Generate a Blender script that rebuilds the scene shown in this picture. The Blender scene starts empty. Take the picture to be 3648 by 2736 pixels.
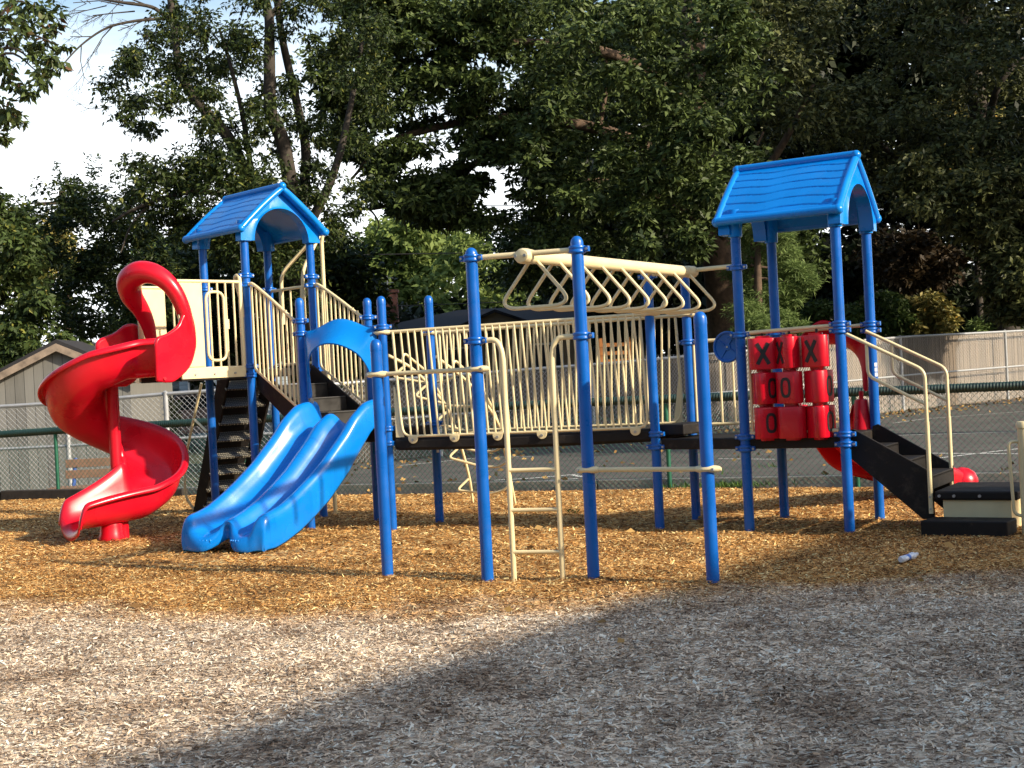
import bpy, math, random
import numpy as np
from mathutils import Vector, Matrix
random.seed(7); rng = np.random.default_rng(11)
scene = bpy.context.scene
COL = scene.collection
V = Vector
# ------------------------------------------------------------------ camera
F, PITCH, ROLL, EYE = 4800.0, -0.007466, 0.0507, 1.5
_c, _s, _cp, _sp = math.cos(ROLL), math.sin(ROLL), math.cos(PITCH), math.sin(PITCH)
def ray(x, y):
    a = (x-1824)/F; b = -(y-1368)/F
    u = _c*a+_s*b; v = -_s*a+_c*b
    return u, _cp-_sp*v, _sp+_cp*v
def at(x, y, Y):
    d = ray(x, y); t = Y/d[1]
    return V((d[0]*t, Y, EYE+d[2]*t))
def gr(x, y, z=0.0):
    d = ray(x, y); t = (z-EYE)/d[2]
    return V((d[0]*t, d[1]*t, z))
cam = bpy.data.cameras.new('camera'); cam.sensor_width = 36; cam.lens = 36*F/3648
cam.clip_start = 0.1; cam.clip_end = 3000
co = bpy.data.objects.new('camera', cam); COL.objects.link(co)
right = V((1, 0, 0)); fwd = V((0, _cp, _sp)); up0 = V((0, -_sp, _cp))
cx = right*_c-up0*_s; cy = right*_s+up0*_c
co.matrix_world = Matrix(((cx.x, cy.x, -fwd.x, 0), (cx.y, cy.y, -fwd.y, 0), (cx.z, cy.z, -fwd.z, EYE), (0, 0, 0, 1)))
scene.camera = co
# ------------------------------------------------------------------ materials
def new_mat(name):
    m = bpy.data.materials.new(name); m.use_nodes = True
    nt = m.node_tree; return m, nt, nt.nodes['Principled BSDF']
def N(nt, t, **kw):
    n = nt.nodes.new(t)
    for k, v in kw.items():
        if k in n.inputs.keys(): n.inputs[k].default_value = v
        else: setattr(n, k, v)
    return n
def ramp(nt, stops, interp='LINEAR'):
    r = nt.nodes.new('ShaderNodeValToRGB'); r.color_ramp.interpolation = interp
    e = r.color_ramp.elements
    while len(e) < len(stops): e.new(0.5)
    for el, (p, c) in zip(e, stops): el.position = p; el.color = (*c, 1) if len(c) == 3 else c
    return r
def pos(nt): return nt.nodes.new('ShaderNodeNewGeometry').outputs['Position']
def plain(name, col, rough=.5, var=.12, scale=6., spec=.5, metal=0., bump=0., bscale=120., coat=0., dirt=0., streak=None):
    m, nt, b = new_mat(name); L = nt.links
    p = pos(nt)
    n = N(nt, 'ShaderNodeTexNoise', Scale=scale, Detail=6.); L.new(p, n.inputs['Vector'])
    r = ramp(nt, [(.25, tuple(c*(1-var) for c in col)), (.75, tuple(min(1, c*(1+var)) for c in col))])
    L.new(n.outputs['Fac'], r.inputs['Fac'])
    out = r.outputs['Color']
    if dirt:
        n2 = N(nt, 'ShaderNodeTexNoise', Scale=3.1, Detail=9., Roughness=.75); L.new(p, n2.inputs['Vector'])
        rr = ramp(nt, [(.56, (0, 0, 0)), (.72, (dirt,)*3)]); L.new(n2.outputs['Fac'], rr.inputs['Fac'])
        mx = N(nt, 'ShaderNodeMixRGB'); L.new(rr.outputs['Color'], mx.inputs['Fac']); L.new(out, mx.inputs['Color1'])
        mx.inputs['Color2'].default_value = (.16, .12, .08, 1); out = mx.outputs['Color']
    if streak is not None:                                        # scuffs worn along the way down
        mp = N(nt, 'ShaderNodeMapping'); mp.inputs['Rotation'].default_value = (0, 0, streak); mp.inputs['Scale'].default_value = (2.2, 70, 1.5); L.new(p, mp.inputs[0])
        n4 = N(nt, 'ShaderNodeTexNoise', Scale=1., Detail=5., Roughness=.6); L.new(mp.outputs[0], n4.inputs['Vector'])
        r4 = ramp(nt, [(.55, (0, 0, 0)), (.72, (.34,)*3)]); L.new(n4.outputs[0], r4.inputs[0])
        m4 = N(nt, 'ShaderNodeMixRGB'); L.new(r4.outputs[0], m4.inputs[0]); L.new(out, m4.inputs[1]); m4.inputs[2].default_value = (*(c*.35 for c in col), 1); out = m4.outputs[0]
    L.new(out, b.inputs['Base Color'])
    r2 = ramp(nt, [(.3, (max(.04, rough-.08),)*3), (.7, (min(1, rough+.1),)*3)]); L.new(n.outputs['Fac'], r2.inputs['Fac'])
    L.new(r2.outputs['Color'], b.inputs['Roughness'])
    b.inputs['Specular IOR Level'].default_value = spec; b.inputs['Metallic'].default_value = metal
    b.inputs['Coat Weight'].default_value = coat; b.inputs['Coat Roughness'].default_value = .12
    if bump:
        n3 = N(nt, 'ShaderNodeTexNoise', Scale=bscale, Detail=3.); L.new(p, n3.inputs['Vector'])
        bp = N(nt, 'ShaderNodeBump', Strength=bump, Distance=.004); L.new(n3.outputs['Fac'], bp.inputs['Height'])
        L.new(bp.outputs['Normal'], b.inputs['Normal'])
    return m
M = {}
M['post'] = plain('blue_powder_coat', (.002, .105, .44), .30, .10, 5, dirt=.18)
M['blue'] = plain('blue_plastic', (.001, .195, .64), .26, .10, 3, spec=.4, bump=.08, bscale=60, dirt=.10)
M['bluelane'] = plain('worn_blue_plastic', (.001, .18, .62), .22, .10, 3, bump=.08, bscale=60, dirt=.10, streak=math.radians(-127))
M['red'] = plain('red_plastic', (.58, .004, .018), .28, .10, 2.5, dirt=.08)
M['beige'] = plain('beige_powder_coat', (.74, .62, .36), .38, .06, 7, dirt=.14)
M['black'] = plain('black_rubber', (.013, .011, .010), .62, .35, 9, spec=.25, bump=.4, bscale=200, dirt=.35)
M['dark'] = plain('dark_steel', (.02, .018, .016), .45, .3, 12)
M['letter'] = plain('black_letter', (.012, .012, .013), .5, .2, 12)
M['steel'] = plain('galvanised_steel', (.42, .43, .44), .42, .15, 10, metal=.75)
M['railmetal'] = plain('grey_rail', (.40, .41, .42), .5, .12, 10, metal=.3)
M['green'] = plain('green_vinyl', (.008, .10, .055), .45, .2, 10)
M['greenwire'] = plain('green_wire', (.02, .085, .06), .5, .2, 10)
M['tube'] = plain('green_foam_tube', (.008, .032, .026), .5, .3, 20)
M['white'] = plain('white_label', (.75, .75, .75), .5, .05)
M['concrete'] = plain('concrete', (.36, .33, .28), .9, .25, 5, bump=.4, bscale=40, dirt=.4)
M['paint'] = plain('court_paint', (.62, .62, .60), .8, .25, 14, dirt=.5)
M['bark'] = plain('bark', (.045, .036, .028), .95, .5, 9, bump=1., bscale=30)
M['barkbrown'] = plain('bark_brown', (.10, .065, .042), .95, .5, 9, bump=1., bscale=30)
M['roofdark'] = plain('asphalt_shingle', (.022, .021, .024), .9, .3, 14, bump=.5, bscale=30)
M['house'] = plain('tan_siding', (.23, .18, .125), .85, .15, 3, dirt=.3)
M['trim'] = plain('weathered_trim', (.26, .20, .15), .9, .4, 9, dirt=.4)
M['timber'] = plain('dark_timber', (.028, .023, .019), .95, .5, 9, bump=.8, bscale=40)
M['slat'] = plain('brown_slat', (.22, .13, .085), .7, .25, 14)
M['benchblue'] = plain('bench_blue', (.03, .08, .30), .45, .1)
M['orangewood'] = plain('orange_wood', (.36, .14, .035), .7, .3, 6)
M['glass'] = plain('window_glass', (.02, .025, .03), .08, .2, 3)
M['carpaint'] = plain('car_paint', (.30, .22, .24), .3, .08, 2, metal=.3, coat=.6)
M['rubber'] = plain('tyre', (.012, .012, .012), .8, .2)
M['whitesiding_trim'] = plain('white_trim', (.7, .7, .7), .7, .05)
M['shingle_grey'] = plain('grey_shingle', (.30, .28, .25), .9, .2, 8, bump=.5, bscale=25)
M['bottle'] = plain('cloudy_plastic', (.72, .76, .82), .25, .06, 30)
M['bottlelabel'] = plain('blue_label', (.10, .22, .62), .4, .1, 30)

def striped(name, axis, period, col, gap=(.02, .02, .02), width=.06, rough=.85, var=.3, dirt=.4):
    """boards: dark seams every period metres along axis (0 x,1 y,2 z), tone varying board by board"""
    m, nt, b = new_mat(name); L = nt.links
    sp = N(nt, 'ShaderNodeSeparateXYZ'); L.new(nt.nodes.new('ShaderNodeTexCoord').outputs['Object'], sp.inputs[0])
    d = N(nt, 'ShaderNodeMath', operation='DIVIDE'); L.new(sp.outputs[axis], d.inputs[0]); d.inputs[1].default_value = period
    fl = N(nt, 'ShaderNodeMath', operation='FLOOR'); L.new(d.outputs[0], fl.inputs[0])
    fr = N(nt, 'ShaderNodeMath', operation='FRACT'); L.new(d.outputs[0], fr.inputs[0])
    wn = N(nt, 'ShaderNodeTexWhiteNoise', noise_dimensions='1D'); L.new(fl.outputs[0], wn.inputs['W'])
    no = N(nt, 'ShaderNodeTexNoise', Scale=2.2, Detail=9., Roughness=.7)
    mp = N(nt, 'ShaderNodeMapping'); sc = [6, 6, 6]; sc[2 if axis != 2 else 0] = .8; mp.inputs['Scale'].default_value = sc
    L.new(nt.nodes['Texture Coordinate'].outputs['Object'], mp.inputs['Vector']); L.new(mp.outputs[0], no.inputs['Vector'])
    ad = N(nt, 'ShaderNodeMath', operation='MULTIPLY_ADD'); L.new(wn.outputs['Value'], ad.inputs[0]); ad.inputs[1].default_value = .5
    L.new(no.outputs['Fac'], ad.inputs[2])
    r = ramp(nt, [(.3, tuple(c*(1-var) for c in col)), (1., tuple(c*(1+var) for c in col))]); L.new(ad.outputs[0], r.inputs['Fac'])
    lt = N(nt, 'ShaderNodeMath', operation='LESS_THAN'); L.new(fr.outputs[0], lt.inputs[0]); lt.inputs[1].default_value = width
    mx = N(nt, 'ShaderNodeMixRGB'); L.new(lt.outputs[0], mx.inputs['Fac']); L.new(r.outputs['Color'], mx.inputs['Color1'])
    mx.inputs['Color2'].default_value = (*gap, 1); L.new(mx.outputs[0], b.inputs['Base Color']); b.inputs['Roughness'].default_value = rough
    return m
M['shedboards'] = striped('shed_boards', 0, .175, (.165, .16, .145), width=.05, var=.25)
M['shadedplanks'] = striped('shaded_fence_planks', 0, .11, (.115, .095, .075), gap=(.04, .035, .03), width=.10, var=.4)  # same fence boards with the tree shade put into a darker colour
M['siding'] = striped('pale_siding', 2, .14, (.46, .55, .62), gap=(.25, .3, .36), width=.12, var=.06)
M['planks'] = striped('fence_planks', 0, .11, (.185, .145, .105), gap=(.06, .05, .04), width=.10, var=.35)

def brick(name, c1, c2, mortar, scale=5.):
    m, nt, b = new_mat(name); L = nt.links
    t = N(nt, 'ShaderNodeTexBrick', Scale=scale); t.inputs['Color1'].default_value = (*c1, 1); t.inputs['Color2'].default_value = (*c2, 1)
    t.inputs['Mortar'].default_value = (*mortar, 1)
    mp = N(nt, 'ShaderNodeMapping'); mp.inputs['Rotation'].default_value = (math.pi/2, 0, 0)
    L.new(nt.nodes.new('ShaderNodeTexCoord').outputs['Object'], mp.inputs['Vector']); L.new(mp.outputs[0], t.inputs['Vector'])
    L.new(t.outputs['Color'], b.inputs['Base Color']); b.inputs['Roughness'].default_value = .9
    return m
M['brick'] = brick('red_brick', (.16, .055, .04), (.11, .04, .03), (.12, .10, .09))

def perforated():
    m, nt, b = new_mat('perforated_steel'); L = nt.links
    v = N(nt, 'ShaderNodeTexVoronoi', Scale=52., Randomness=0.); L.new(pos(nt), v.inputs['Vector'])
    r = ramp(nt, [(.27, (.50, .46, .36)), (.40, (.03, .027, .022))]); L.new(v.outputs['Distance'], r.inputs['Fac'])
    L.new(r.outputs['Color'], b.inputs['Base Color']); b.inputs['Roughness'].default_value = .35; b.inputs['Specular IOR Level'].default_value = .8
    return m
M['perf'] = perforated()

def leaf_mat(name, c1, c2, c3=None, rough=.52, spec=.22, trans=.10):
    m, nt, b = new_mat(name); L = nt.links
    g = nt.nodes.new('ShaderNodeNewGeometry')
    st = [(0., c1), (.75, c2)]
    if c3: st += [(.93, c2), (.97, c3)]
    r = ramp(nt, st); L.new(g.outputs['Random Per Island'], r.inputs['Fac'])
    L.new(r.outputs['Color'], b.inputs['Base Color']); b.inputs['Roughness'].default_value = rough; b.inputs['Specular IOR Level'].default_value = spec
    tr = N(nt, 'ShaderNodeBsdfTranslucent'); L.new(r.outputs['Color'], tr.inputs['Color'])
    mx = N(nt, 'ShaderNodeMixShader'); mx.inputs[0].default_value = trans
    L.new(b.outputs[0], mx.inputs[1]); L.new(tr.outputs[0], mx.inputs[2]); L.new(mx.outputs[0], nt.nodes['Material Output'].inputs[0])
    return m
M['leaf_oak'] = leaf_mat('oak_leaf', (.009, .020, .006), (.088, .122, .033))
M['leaf_oak2'] = leaf_mat('olive_oak_leaf', (.010, .017, .006), (.108, .118, .040))
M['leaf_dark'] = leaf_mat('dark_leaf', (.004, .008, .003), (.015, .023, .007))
M['leaf_locust'] = leaf_mat('ash_leaf', (.008, .018, .005), (.042, .062, .014), (.14, .15, .03))
M['leaf_maple'] = leaf_mat('maple_leaf', (.016, .030, .008), (.075, .105, .028), (.12, .06, .03))
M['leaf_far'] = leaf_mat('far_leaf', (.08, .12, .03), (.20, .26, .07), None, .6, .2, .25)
M['leaf_pine'] = leaf_mat('pine_needle', (.08, .13, .035), (.19, .26, .08), None, .6, .2, .15)
M['leaf_yellow'] = leaf_mat('yellowing_leaf', (.12, .13, .03), (.34, .28, .08), (.50, .30, .05), .6, .3)
M['leaf_bush'] = leaf_mat('bush_leaf', (.04, .07, .018), (.11, .16, .04))
M['leaf_young'] = leaf_mat('young_maple_leaf', (.022, .040, .010), (.065, .095, .026), (.20, .20, .04))
M['leaf_rust'] = leaf_mat('rusty_leaf', (.020, .016, .007), (.055, .034, .013), None, .6, .3)
M['leaf_fallen'] = leaf_mat('fallen_leaf', (.16, .08, .03), (.42, .27, .10), None, .8, .1, 0.)
M['grass'] = leaf_mat('grass_blade', (.03, .07, .012), (.09, .17, .03), None, .6, .3, .2)
# chips: colour per chip, weathered grey in front, fresh orange brown round the equipment
def zone(nt):
    L = nt.links; p = pos(nt)
    sp = N(nt, 'ShaderNodeSeparateXYZ'); L.new(p, sp.inputs[0])
    n = N(nt, 'ShaderNodeTexNoise', Scale=.55, Detail=6., Roughness=.65); L.new(p, n.inputs['Vector'])
    n2 = N(nt, 'ShaderNodeTexNoise', Scale=9., Detail=4.); L.new(p, n2.inputs['Vector'])
    a = N(nt, 'ShaderNodeMath', operation='MULTIPLY_ADD'); L.new(n.outputs['Fac'], a.inputs[0]); a.inputs[1].default_value = 3.2; L.new(sp.outputs['Y'], a.inputs[2])
    a2 = N(nt, 'ShaderNodeMath', operation='MULTIPLY_ADD'); L.new(n2.outputs['Fac'], a2.inputs[0]); a2.inputs[1].default_value = 1.1; L.new(a.outputs[0], a2.inputs[2])
    # far left patch goes grey again
    fx = N(nt, 'ShaderNodeMapRange'); L.new(sp.outputs['X'], fx.inputs[0])
    for i, v in zip((1, 2, 3, 4), (-5.2, -2.2, -1.6, 0.)): fx.inputs[i].default_value = v
    a3 = N(nt, 'ShaderNodeMath', operation='ADD'); L.new(a2.outputs[0], a3.inputs[0]); L.new(fx.outputs[0], a3.inputs[1])
    mr = N(nt, 'ShaderNodeMapRange'); L.new(a3.outputs[0], mr.inputs[0])
    for i, v in zip((1, 2, 3, 4), (10.3, 11.3, 0., 1.)): mr.inputs[i].default_value = v
    return mr.outputs[0]
GREY = [(0.0, (0.142, 0.099, 0.069)), (0.22, (0.342, 0.253, 0.177)), (0.5, (0.602, 0.467, 0.337)), (0.8, (0.9, 0.732, 0.532)), (1.0, (0.9, 0.9, 0.771))]
ORNG = [(0.0, (0.096, 0.044, 0.016)), (0.25, (0.273, 0.132, 0.04)), (0.55, (0.546, 0.288, 0.088)), (0.82, (0.802, 0.468, 0.169)), (1.0, (0.9, 0.78, 0.385))]
def chip_mat(name, ground):
    m, nt, b = new_mat(name); L = nt.links
    if ground:
        mp = N(nt, 'ShaderNodeMapping'); mp.inputs['Scale'].default_value = (26, 44, 20); mp.inputs['Rotation'].default_value = (0, 0, .4)
        L.new(pos(nt), mp.inputs['Vector'])
        v = N(nt, 'ShaderNodeTexVoronoi', Scale=1.); L.new(mp.outputs[0], v.inputs['Vector'])
        sc = N(nt, 'ShaderNodeSeparateXYZ'); L.new(v.outputs['Color'], sc.inputs[0]); f = sc.outputs[0]
        bp = N(nt, 'ShaderNodeBump', Strength=.9, Distance=.012); L.new(v.outputs['Distance'], bp.inputs['Height']); bp.invert = True
        L.new(bp.outputs['Normal'], b.inputs['Normal'])
    else: f = nt.nodes.new('ShaderNodeNewGeometry').outputs['Random Per Island']
    g = ramp(nt, GREY); o = ramp(nt, ORNG); L.new(f, g.inputs[0]); L.new(f, o.inputs[0])
    mx = N(nt, 'ShaderNodeMixRGB'); L.new(zone(nt), mx.inputs[0]); L.new(g.outputs[0], mx.inputs[1]); L.new(o.outputs[0], mx.inputs[2])
    # damp dark patches
    n = N(nt, 'ShaderNodeTexNoise', Scale=1.3, Detail=7., Roughness=.7); L.new(pos(nt), n.inputs['Vector'])
    r = ramp(nt, [(.36, (.42, .34, .28)), (.52, (1, 1, 1))]); L.new(n.outputs['Fac'], r.inputs[0])
    m2 = N(nt, 'ShaderNodeMixRGB', blend_type='MULTIPLY'); m2.inputs[0].default_value = .75; L.new(mx.outputs[0], m2.inputs[1]); L.new(r.outputs[0], m2.inputs[2])
    L.new(m2.outputs[0], b.inputs['Base Color']); b.inputs['Roughness'].default_value = .85; b.inputs['Specular IOR Level'].default_value = .2
    return m
M['mulch'] = chip_mat('mulch_bed', True); M['chip'] = chip_mat('mulch_chip', False)
def asphalt():
    m, nt, b = new_mat('worn_asphalt'); L = nt.links
    n = N(nt, 'ShaderNodeTexNoise', Scale=1.1, Detail=8., Roughness=.7); L.new(pos(nt), n.inputs['Vector'])
    n2 = N(nt, 'ShaderNodeTexNoise', Scale=60., Detail=4.); L.new(pos(nt), n2.inputs['Vector'])
    a = N(nt, 'ShaderNodeMath', operation='MULTIPLY_ADD'); L.new(n2.outputs[0], a.inputs[0]); a.inputs[1].default_value = .6; L.new(n.outputs[0], a.inputs[2])
    r = ramp(nt, [(.5, (.042, .036, .033)), (.8, (.072, .063, .057)), (1., (.11, .098, .088))]); L.new(a.outputs[0], r.inputs[0])
    L.new(r.outputs[0], b.inputs['Base Color']); b.inputs['Roughness'].default_value = .9
    return m
M['asphalt'] = asphalt()
M['soil'] = plain('lawn_soil', (.055, .060, .028), .95, .5, 2, bump=.6, bscale=30, dirt=.5)
# ------------------------------------------------------------------ mesh builder
class MB:
    def __init__(s): s.v = []; s.f = []
    def add(s, vs, fs):
        o = len(s.v); s.v += [tuple(p) for p in vs]; s.f += [tuple(i+o for i in f) for f in fs]; return s
    def obox(s, c, a, b, d):
        c, a, b, d = V(c), V(a), V(b), V(d)
        vs = [c+a*i+b*j+d*k for k in (-1, 1) for j in (-1, 1) for i in (-1, 1)]
        return s.add(vs, [(0, 2, 3, 1), (4, 5, 7, 6), (0, 1, 5, 4), (2, 6, 7, 3), (0, 4, 6, 2), (1, 3, 7, 5)])
    def box(s, c, sx, sy, sz, rz=0.):
        ca, sa = math.cos(rz), math.sin(rz)
        return s.obox(c, V((ca, sa, 0))*sx/2, V((-sa, ca, 0))*sy/2, V((0, 0, sz/2)))
    def prism(s, pts, off):
        n = len(pts); off = V(off); pts = [V(p) for p in pts]
        return s.add(pts+[p+off for p in pts], [tuple(range(n))[::-1], tuple(range(n, 2*n))]+[(i, (i+1) % n, n+(i+1) % n, n+i) for i in range(n)])
    def loft(s, rings, closed=True, caps=True, loop=False):
        m = len(rings[0]); vs = [p for r in rings for p in r]; fs = []
        R = len(rings)
        for i in range(R if loop else R-1):
            j = (i+1) % R
            for k in range(m if closed else m-1):
                l = (k+1) % m; fs.append((i*m+k, i*m+l, j*m+l, j*m+k))
        if caps and closed and not loop: fs += [tuple(range(m))[::-1], tuple(range((R-1)*m, R*m))]
        return s.add(vs, fs)
    def tube(s, pts, r, n=10, loop=False, ry=None, upv=None):
        pts = [V(p) for p in pts]; R = len(pts); rs = r if isinstance(r, (list, tuple)) else [r]*R
        T = []
        for i in range(R):
            a = pts[(i-1) % R] if (loop or i) else pts[0]; b = pts[(i+1) % R] if (loop or i < R-1) else pts[-1]
            T.append((b-a).normalized())
        u = V(upv) if upv else (V((0, 0, 1)) if abs(T[0].z) < .9 else V((1, 0, 0)))
        rings = []
        for i in range(R):
            if upv: u = V(upv)
            u = (u-T[i]*u.dot(T[i])); u = u.normalized() if u.length > 1e-6 else T[i].orthogonal().normalized()
            w = T[i].cross(u)
            k = (ry/rs[i]) if ry else 1.
            rings.append([pts[i]+(u*math.cos(q)*k+w*math.sin(q))*rs[i] for q in (2*math.pi*j/n for j in range(n))])
        return s.loft(rings, True, True, loop)
    def lathe(s, c, prof, n=20):
        c = V(c); return s.loft([[c+V((r*math.cos(q), r*math.sin(q), z)) for q in (2*math.pi*j/n for j in range(n))] for r, z in prof])
    def ball(s, c, r, n=12, sz=1.):
        return s.lathe(c, [(max(1e-4, r*math.sin(a)), -r*sz*math.cos(a)) for a in (math.pi*i/8 for i in range(9))], n)
    def build(s, name, mat, parent=None, smooth=True, bevel=0., solid=0., sub=0, angle=40):
        me = bpy.data.meshes.new(name); me.from_pydata([tuple(p) for p in s.v], [], s.f)
        me.materials.append(M[mat] if isinstance(mat, str) else mat)
        if smooth:
            me.polygons.foreach_set('use_smooth', [True]*len(me.polygons)); me.set_sharp_from_angle(angle=math.radians(angle))
        me.update()
        o = bpy.data.objects.new(name, me); COL.objects.link(o)
        if parent: adopt(o, parent)
        if solid: d = o.modifiers.new('shell', 'SOLIDIFY'); d.thickness = solid; d.offset = -1
        if sub: d = o.modifiers.new('smooth', 'SUBSURF'); d.levels = d.render_levels = sub
        if bevel: d = o.modifiers.new('edge', 'BEVEL'); d.width = bevel; d.segments = 2; d.limit_method = 'ANGLE'
        return o
def adopt(o, parent):
    o.parent = parent; o.matrix_parent_inverse = Matrix.Translation(-wloc(parent))
def wloc(p):
    l = V(p.location)
    if p.parent: l = l
    return l if p.type == 'EMPTY' else V((0, 0, 0))
def tag(o, label=None, cat=None, group=None, kind=None):
    if label: o['label'] = label
    if cat: o['category'] = cat
    if group: o['group'] = group
    if kind: o['kind'] = kind
    return o
def empty(name, loc, label=None, cat=None, group=None, parent=None):
    o = bpy.data.objects.new(name, None); COL.objects.link(o); o.empty_display_size = .1
    o.location = loc
    if parent: adopt(o, parent)
    return tag(o, label, cat, group)
def mesh_np(name, verts, quads, mat, parent=None, smooth=False):
    me = bpy.data.meshes.new(name); nv, nf = len(verts), len(quads); k = quads.shape[1]
    me.vertices.add(nv); me.vertices.foreach_set('co', np.ascontiguousarray(verts, dtype=np.float32).ravel())
    me.loops.add(nf*k); me.loops.foreach_set('vertex_index', quads.astype(np.int32).ravel())
    me.polygons.add(nf); me.polygons.foreach_set('loop_start', np.arange(0, nf*k, k, dtype=np.int32))
    if smooth: me.polygons.foreach_set('use_smooth', np.ones(nf, dtype=bool))
    me.materials.append(M[mat]); me.update(calc_edges=True); me.validate()
    o = bpy.data.objects.new(name, me); COL.objects.link(o)
    if parent: adopt(o, parent)
    return o
def fillet(pts, r, k=5):
    pts = [V(p) for p in pts]; out = [pts[0]]
    for i in range(1, len(pts)-1):
        a, b, c = pts[i-1], pts[i], pts[i+1]
        ra = min(r, (a-b).length*.48); rc = min(r, (c-b).length*.48)
        p, q = b+(a-b).normalized()*ra, b+(c-b).normalized()*rc
        for j in range(k+1):
            t = j/k; out.append(p*(1-t)**2+b*2*t*(1-t)+q*t*t)
    out.append(pts[-1]); return out
def spline(pts, n=8):
    pts = [V(p) for p in pts]; P = [pts[0]*2-pts[1]]+pts+[pts[-1]*2-pts[-2]]; out = []
    for i in range(1, len(P)-2):
        for j in range(n):
            t = j/n; a, b, c, d = P[i-1], P[i], P[i+1], P[i+2]
            out.append((b*2+(c-a)*t+(a*2-b*5+c*4-d)*t*t+(b*3-a-c*3+d)*t**3)*.5)
    out.append(pts[-1]); return out
def Z3(p, z): return V((p[0], p[1], z))
def lerp(a, b, t): return V(a)*(1-t)+V(b)*t
# ================================================================== play structure (one bolted thing)
PS = empty('play_structure', (0, 12.5, 0), 'large blue, red and beige playground climbing structure with two roofed towers on wood chips', 'play structure')
def part(mb, name, mat, parent=PS, label=None, **kw):
    o = mb.build(name, mat, parent, **kw)
    if label: o['label'] = label
    return o
R = .0445
TA, TB, TC, TD = V((-3.382, 15.09, 0)), V((-2.795, 14.473, 0)), V((-2.178, 15.061, 0)), V((-2.765, 15.677, 0))
TF, TE, TG, TH = V((2.521, 12.775, 0)), V((2.051, 12.0, 0)), V((2.826, 11.53, 0)), V((3.296, 12.305, 0))
Q1, Q2, Q3, Q4 = V((-2.13, 13.79, 0)), V((-1.257, 13.38, 0)), V((-.818, 13.92, 0)), V((-1.50, 14.37, 0))
T1, T2 = V((1.315, 12.60, 0)), V((1.72, 13.05, 0))
P1, P2, P3, P4 = V((-1.018, 10.25, 0)), V((-.25, 9.86, 0)), V((.512, 9.60, 0)), V((1.293, 9.12, 0))
VIEW = lambda p: math.atan2(-p[1], -p[0])
def collar(post, p, z, az, mat='post', two=False):
    """bolted clamp ring with ears"""
    mb = MB(); mb.lathe(Z3(p, z), [(.046, -.028), (.060, -.026), (.063, -.012), (.056, 0), (.063, .012), (.060, .026), (.046, .028)], 20)
    for a in (az, az+math.pi):
        d = V((math.cos(a), math.sin(a), 0)); w = V((-d.y, d.x, 0))
        c = Z3(p, z)+d*.071
        mb.obox(c, d*.022, w*.018, V((0, 0, .020)))
    o = part(mb, 'clamp', mat, post, bevel=.004)
    for a in (az, az+math.pi):
        d = V((math.cos(a), math.sin(a), 0)); w = V((-d.y, d.x, 0))
        if w.dot(V((0, -1, 0))) < 0: w = -w
        b = MB(); b.tube([Z3(p, z)+d*.078+w*.016, Z3(p, z)+d*.078+w*.026], .010, 8); part(b, 'bolt', 'steel', post)
    return o
def post(p, ztop, clamps=(), cap=True, az=0., label=None):
    mb = MB(); mb.lathe(Z3(p, 0), [(R, -.12), (R, ztop-.055 if cap else ztop)], 24)
    o = part(mb, 'post', 'post', PS, label)
    if cap:
        c = MB(); c.lathe(Z3(p, ztop-.055), [(R+.0015, -.03), (R+.0015, .012), (R*.93, .028), (R*.72, .045), (R*.4, .055), (.001, .058)], 24)
        part(c, 'post_cap', 'post', o)
    for z in clamps: collar(o, p, z, az)
    return o
aL = math.atan2(TC.y-TB.y, TC.x-TB.x); aR = math.atan2(TG.y-TE.y, TG.x-TE.x)
pa = post(TA, 3.15, (2.62, 1.66), False, aL, 'tall blue roof post behind the spiral slide entry')
pb = post(TB, 3.15, (2.70, 2.60, 1.725, 1.63), False, aL, 'tall blue roof post nearest the wave slide')
pc = post(TC, 3.15, (2.70, 2.60, 1.66), False, aL)
pd = post(TD, 3.15, (2.62, 1.66), False, aL)
pe = post(TE, 2.72, (2.345, 1.745, .835, .73), False, aR, 'tall blue roof post carrying the monkey bar end and the tic-tac-toe drums')
pf = post(TF, 2.72, (1.76, .78), False, aR)
pg = post(TG, 2.72, (1.785, 1.73, .84, .755), False, aR, 'tall blue roof post between the drums and the black steps')
ph = post(TH, 2.72, (1.79, 1.73, .76), False, aR)
aQ = math.atan2(Q2.y-Q1.y, Q2.x-Q1.x)
q1 = post(Q1, 2.385, (2.15, 2.02), True, aQ); q2 = post(Q2, 2.335, (2.03, 1.02, .87), True, .3)
q3 = post(Q3, 2.35, (1.99, 1.03), True, .3); q4 = post(Q4, 2.385, (2.18, 1.03), True, .3)
t1 = post(T1, 2.39, (2.345, .87, .75), True, aR); t2 = post(T2, 2.37, (1.72, .90), True, aR)
aP = math.atan2(P2.y-P1.y, P2.x-P1.x)
p1 = post(P1, 1.815, (), True, aP, 'short blue post standing alone in front of the wave slide')
p2 = post(P2, 2.435, (2.36, 1.755), True, aP, 'tall front blue post with rounded cap, left of the arched ladder')
p3 = post(P3, 2.455, (2.36, 1.745), True, aP, 'tall front blue post with rounded cap, right of the arched ladder')
p4 = post(P4, 1.855, (), True, aP, 'short blue post nearest the camera')
for p, po, z in ((Q3, q3, .79), (TH, ph, 1.37)):                  # white stickers wrapped on two posts
    for k in range(3):
        mb = MB(); a0 = -math.pi/2+.15
        r1 = [Z3(p, z-.06+.045*k)+V((math.cos(a0+i*.11)*.0455, math.sin(a0+i*.11)*.0455, 0)) for i in range(7)]
        mb.loft([r1, [q+V((0, 0, .034)) for q in r1]], False, False); part(mb, 'sticker', 'white', po)
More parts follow.
